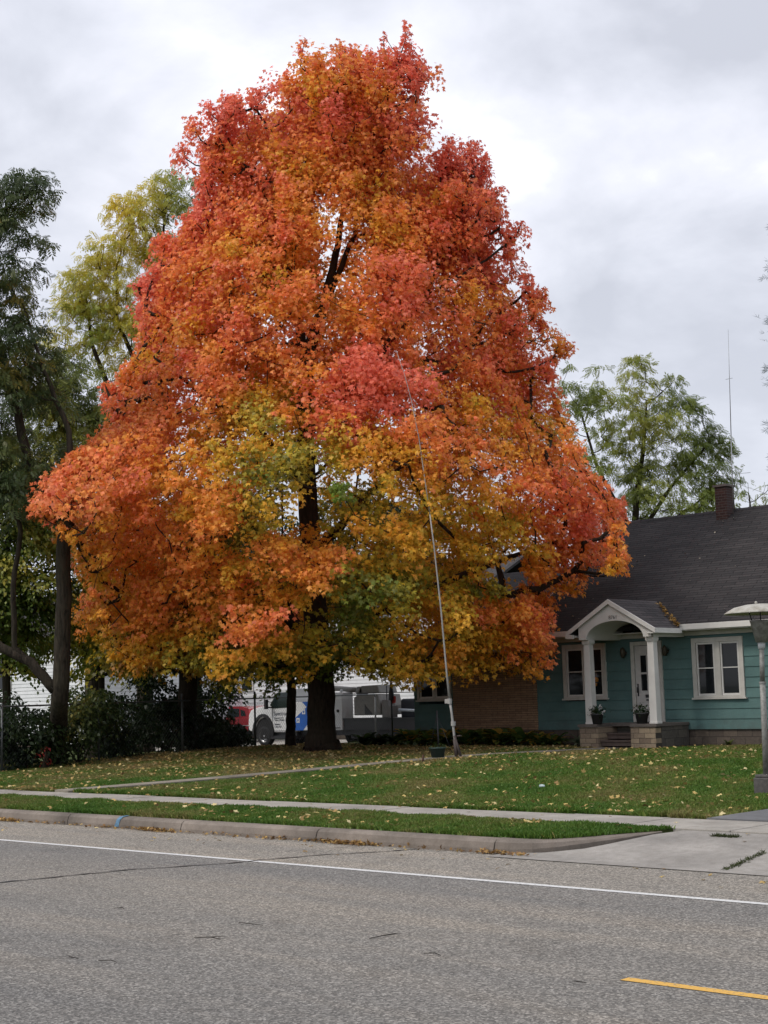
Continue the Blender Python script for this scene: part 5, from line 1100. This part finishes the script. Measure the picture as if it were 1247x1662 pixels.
def grass_patch(n, x0, x1, y0, y1, hmin, hmax):
    X = rng.uniform(x0, x1, n); Y = rng.uniform(y0, y1, n); k = lawn_mask(X, Y); X, Y = X[k], Y[k]; Z = gz(X, Y); Z = np.where((X > -12) & (Y < 15.28), vz(X, Y), Z); P = np.stack((X, Y, Z), 1)
    k = in_view(P); P = P[k]; dist = np.linalg.norm(P, axis=1)
    n = len(P); h = rng.uniform(hmin, hmax, n)*(.65+.7*vnoise(P[:, :2], 2.0, 21)); a_ = rng.uniform(0, 2*np.pi, n); wd = .0045+.00022*dist; lean = rng.normal(size=(n, 2))*.45
    side = np.stack((np.cos(a_), np.sin(a_), np.zeros(n)), 1)*wd[:, None]
    tip = P+np.stack((lean[:, 0]*h, lean[:, 1]*h, h), 1); mid = P*.45+tip*.55+np.stack((-lean[:, 0]*h*.12, -lean[:, 1]*h*.12, h*.06), 1)
    V = np.stack((P-side, P+side, mid+side*.8, tip, mid-side*.8), 1)
    t = vnoise(P[:, :2], .9, 22)*.5+vnoise(P[:, :2], 3.5, 23)*.3+rng.uniform(0, .35, n)-.05
    under = np.exp(-(np.hypot(P[:, 0]+29.3, P[:, 1]-28.5)/9)**4)
    C_ = hexmix(np.clip(t+.30*under+.04*(P[:, 1] > 16), 0, 1.1), [(0, (.05, .12, .016)), (.4, (.085, .165, .024)), (.62, (.13, .185, .034)), (.82, (.20, .19, .06)), (1.1, (.27, .21, .09))])*rng.uniform(.7, 1.25, (n, 1))
    return V, C_
VV = []; CC = []
for args in ((170000, -36, -9.3, 13.7, 15.28, .03, .065), (14000, -36, -9.3, 13.72, 13.84, .04, .08), (9000, -36, -9.3, 15.18, 15.26, .02, .05), (20000, -40, -9.8, 16.45, 16.6, .04, .08), (340000, -34, -10.0, 16.46, 22, .025, .055), (340000, -36, -10.0, 22, 32.4, .025, .055)):
    v_1, c_1 = grass_patch(*args); VV.append(v_1); CC.append(c_1)
VV = np.concatenate(VV); CC = np.concatenate(CC); n = len(VV); print('blades', n)
o = np_mesh('grass', VV.reshape(-1, 3), np.arange(n*5), np.full(n, 5), GRASS, None, np.repeat(CC, 5, 0)); tag(o, 'short autumn grass of the front lawn and verge', 'grass', kind='stuff')
def flat_leaves(name, P, size, stops, tilt=.35, tpl='maple', label=None):
    n = len(P); Nn = unit(np.array([[0, 0, 1.0]])+rng.normal(size=(n, 3))*tilt); C_ = hexmix(rng.random(n), stops)*rng.uniform(.75, 1.15, (n, 1))
    o = leaves(name, P, Nn, unit(rng.normal(size=(n, 3))), rng.uniform(.6, 1.2, n)*size, C_, tpl, DRYLEAF); tag(o, label, 'leaves', kind='stuff'); return o
YL_ = [(0, (.20, .12, .05)), (.35, (.38, .25, .09)), (.7, (.55, .40, .14)), (1, (.62, .52, .28))]
X = rng.uniform(-36, -10, 60000); Y = rng.uniform(13.75, 32.2, 60000); d = np.hypot(X+29.3, Y-28.5)
pk_ = .055+.42*np.exp(-(d/8.5)**3)+.10*(Y > 29)*(X < -24)+.06*(Y < 15.2)+.5*np.exp(-((Y-16.55)/.16)**2)+.05*np.exp(-((Y-17.6)/.8)**2)
pk_ *= .4+1.2*vnoise(np.stack((X, Y), 1), 1.6, 33)
k = (rng.random(60000) < pk_) & (lawn_mask(X, Y)); X, Y = X[k], Y[k]; P = np.stack((X, Y, np.where((X > -12) & (Y < 15.28), vz(X, Y), gz(X, Y))+rng.uniform(.025, .06, len(X))), 1); P = P[in_view(P)]
flat_leaves('fallen_leaves', P, .068, YL_, .4, label='yellow and tan leaves scattered over the lawn'); print('fallen', len(P))
# drifts in the gutter
n = 6500; X = rng.uniform(-34, -10.4, n); dens = np.clip(vnoise(X[:, None], 1.3, 41)*1.6-.45, 0, 1)+.06; k = rng.random(n) < dens; X = X[k]; Y = 13.485-np.abs(rng.normal(size=len(X)))*.055; P = np.stack((X, Y, .012+rng.uniform(0, .03, len(X))), 1)
flat_leaves('gutter_leaves', P, .045, [(0, (.13, .07, .035)), (.5, (.30, .17, .06)), (1, (.5, .34, .12))], .6, label='brown and yellow leaves drifted against the curb')
# strays on pavement, apron and road
n = 130; X = rng.uniform(-30, -6, n); Y = rng.choice([0, 1, 2], n, p=[.25, .4, .35]); Y = np.where(Y == 0, rng.uniform(15.3, 16.4, n), np.where(Y == 1, rng.uniform(12.2, 13.4, n), rng.uniform(13.6, 15.2, n)))
Z = np.where(Y > 15.28, .212, np.where(Y < 13.45, .012, .0)); k = ~((Y > 13.45) & (Y < 15.28) & (X < -9.6)); X, Y, Z = X[k], Y[k], Z[k]; Z = np.where((Y > 13.45) & (Y < 15.28), .02+.17*np.clip((Y-13.5)/1.75, 0, 1), Z)
flat_leaves('stray_leaves', np.stack((X, Y, Z), 1), .05, YL_, .2, label='single pale leaves lying on the paving')
# leaves on the roofs
n = 46; X = rng.uniform(-24.9, -16, n); Y = rng.uniform(32.3, 36.8, n); Z = 3.42+(Y-(WY-.42))*(6.78-3.42)/(D/2+.42)+.015; 
ok = ~((np.abs(X-GX) < 1.4) & (Y < 33.6)); X, Y, Z = X[ok], Y[ok], Z[ok]
flat_leaves('roof_leaves', np.stack((X, Y, Z), 1), .085, [(0, (.35, .28, .18)), (1, (.6, .55, .42))], .3, 'oval', label='pale leaves dotted over the dark roof')
n = 110; t = rng.random(n); X = GX+.06+t*1.3; Zp = zA+.03-(zA-zE)*(X-GX)/GW+.02; Yp = WY-.42+(Zp-3.42)/((6.78-3.42)/(D/2+.42)); P = np.stack((X+rng.normal(size=n)*.03, Yp-.03-np.abs(rng.normal(size=n))*.06, Zp+.03+rng.uniform(0, .03, n)), 1); P = P[(t > .12)]
flat_leaves('valley_leaves', P, .07, [(0, (.3, .17, .05)), (1, (.6, .38, .12))], .5, label='orange leaves gathered in the valley of the porch roof')
# weeds in the drive joints
b_pts = [(at_z(1175, 1397, .1), at_z(1242, 1377, .13)), (at_z(1157, 1352, .19), at_z(1198, 1354, .19))]
Vw = []; 
for (p, q) in b_pts:
    n = 420; t = rng.random(n); P = p[None]*(1-t[:, None])+q[None]*t[:, None]+rng.normal(size=(n, 3))*[.02, .02, 0]; P[:, 2] = np.where(P[:, 1] > 15.28, .2, .008+.17*np.clip((P[:, 1]-13.5)/1.75, 0, 1)); Vw.append(P)
P = np.concatenate(Vw); n = len(P)
leaves('joint_weeds', P, unit(rng.normal(size=(n, 3))+[0, 0, .3]), unit(rng.normal(size=(n, 3))*.7+[0, 0, 1]), rng.uniform(.02, .05, n), np.tile([[.06, .075, .025]], (n, 1))*rng.uniform(.5, 1.5, (n, 1)), 'lance', LEAF); o = bpy.data.objects['joint_weeds']; tag(o, 'low weeds growing in cracks of the concrete drive', 'weeds', kind='stuff')
# twigs on the road
TW = simple('twig', (.03, .025, .02), .9)
tw = [((388, 1497), (427, 1502), 'small twig on the road below the second curb joint'), ((315, 1522), (358, 1524), 'twig with a fork on the road left of centre'), ((112, 1552), (128, 1556), 'short twig at the lower left of the road'), ((160, 1559), (190, 1562), 'straight twig at the lower left of the road'), ((600, 1523), (650, 1515), 'curved twig near the middle of the road'), ((688, 1547), (716, 1551), 'short thick twig in the middle of the road'), ((930, 1592), (952, 1595), 'short twig just left of the yellow dash'), ((186, 1474), (202, 1475), 'tiny twig on the left of the road')]
for k, (a_, c_, lab) in enumerate(tw):
    p = at_z(a_[0], a_[1], .01); q = at_z(c_[0], c_[1], .01); m_ = (p+q)/2+np.array([0, .03 if k % 2 else -.02, .006]); b = MB(); b.tube([p, m_, q], [.003, .004, .002], 6)
    if k in (1, 4): b.tube([m_, m_+(q-p)*.35+np.array([0, .05, .002])], [.004, .002], 5)
    tag(b.build('twig', TW), lab, 'twig', 'twigs lying on the road')
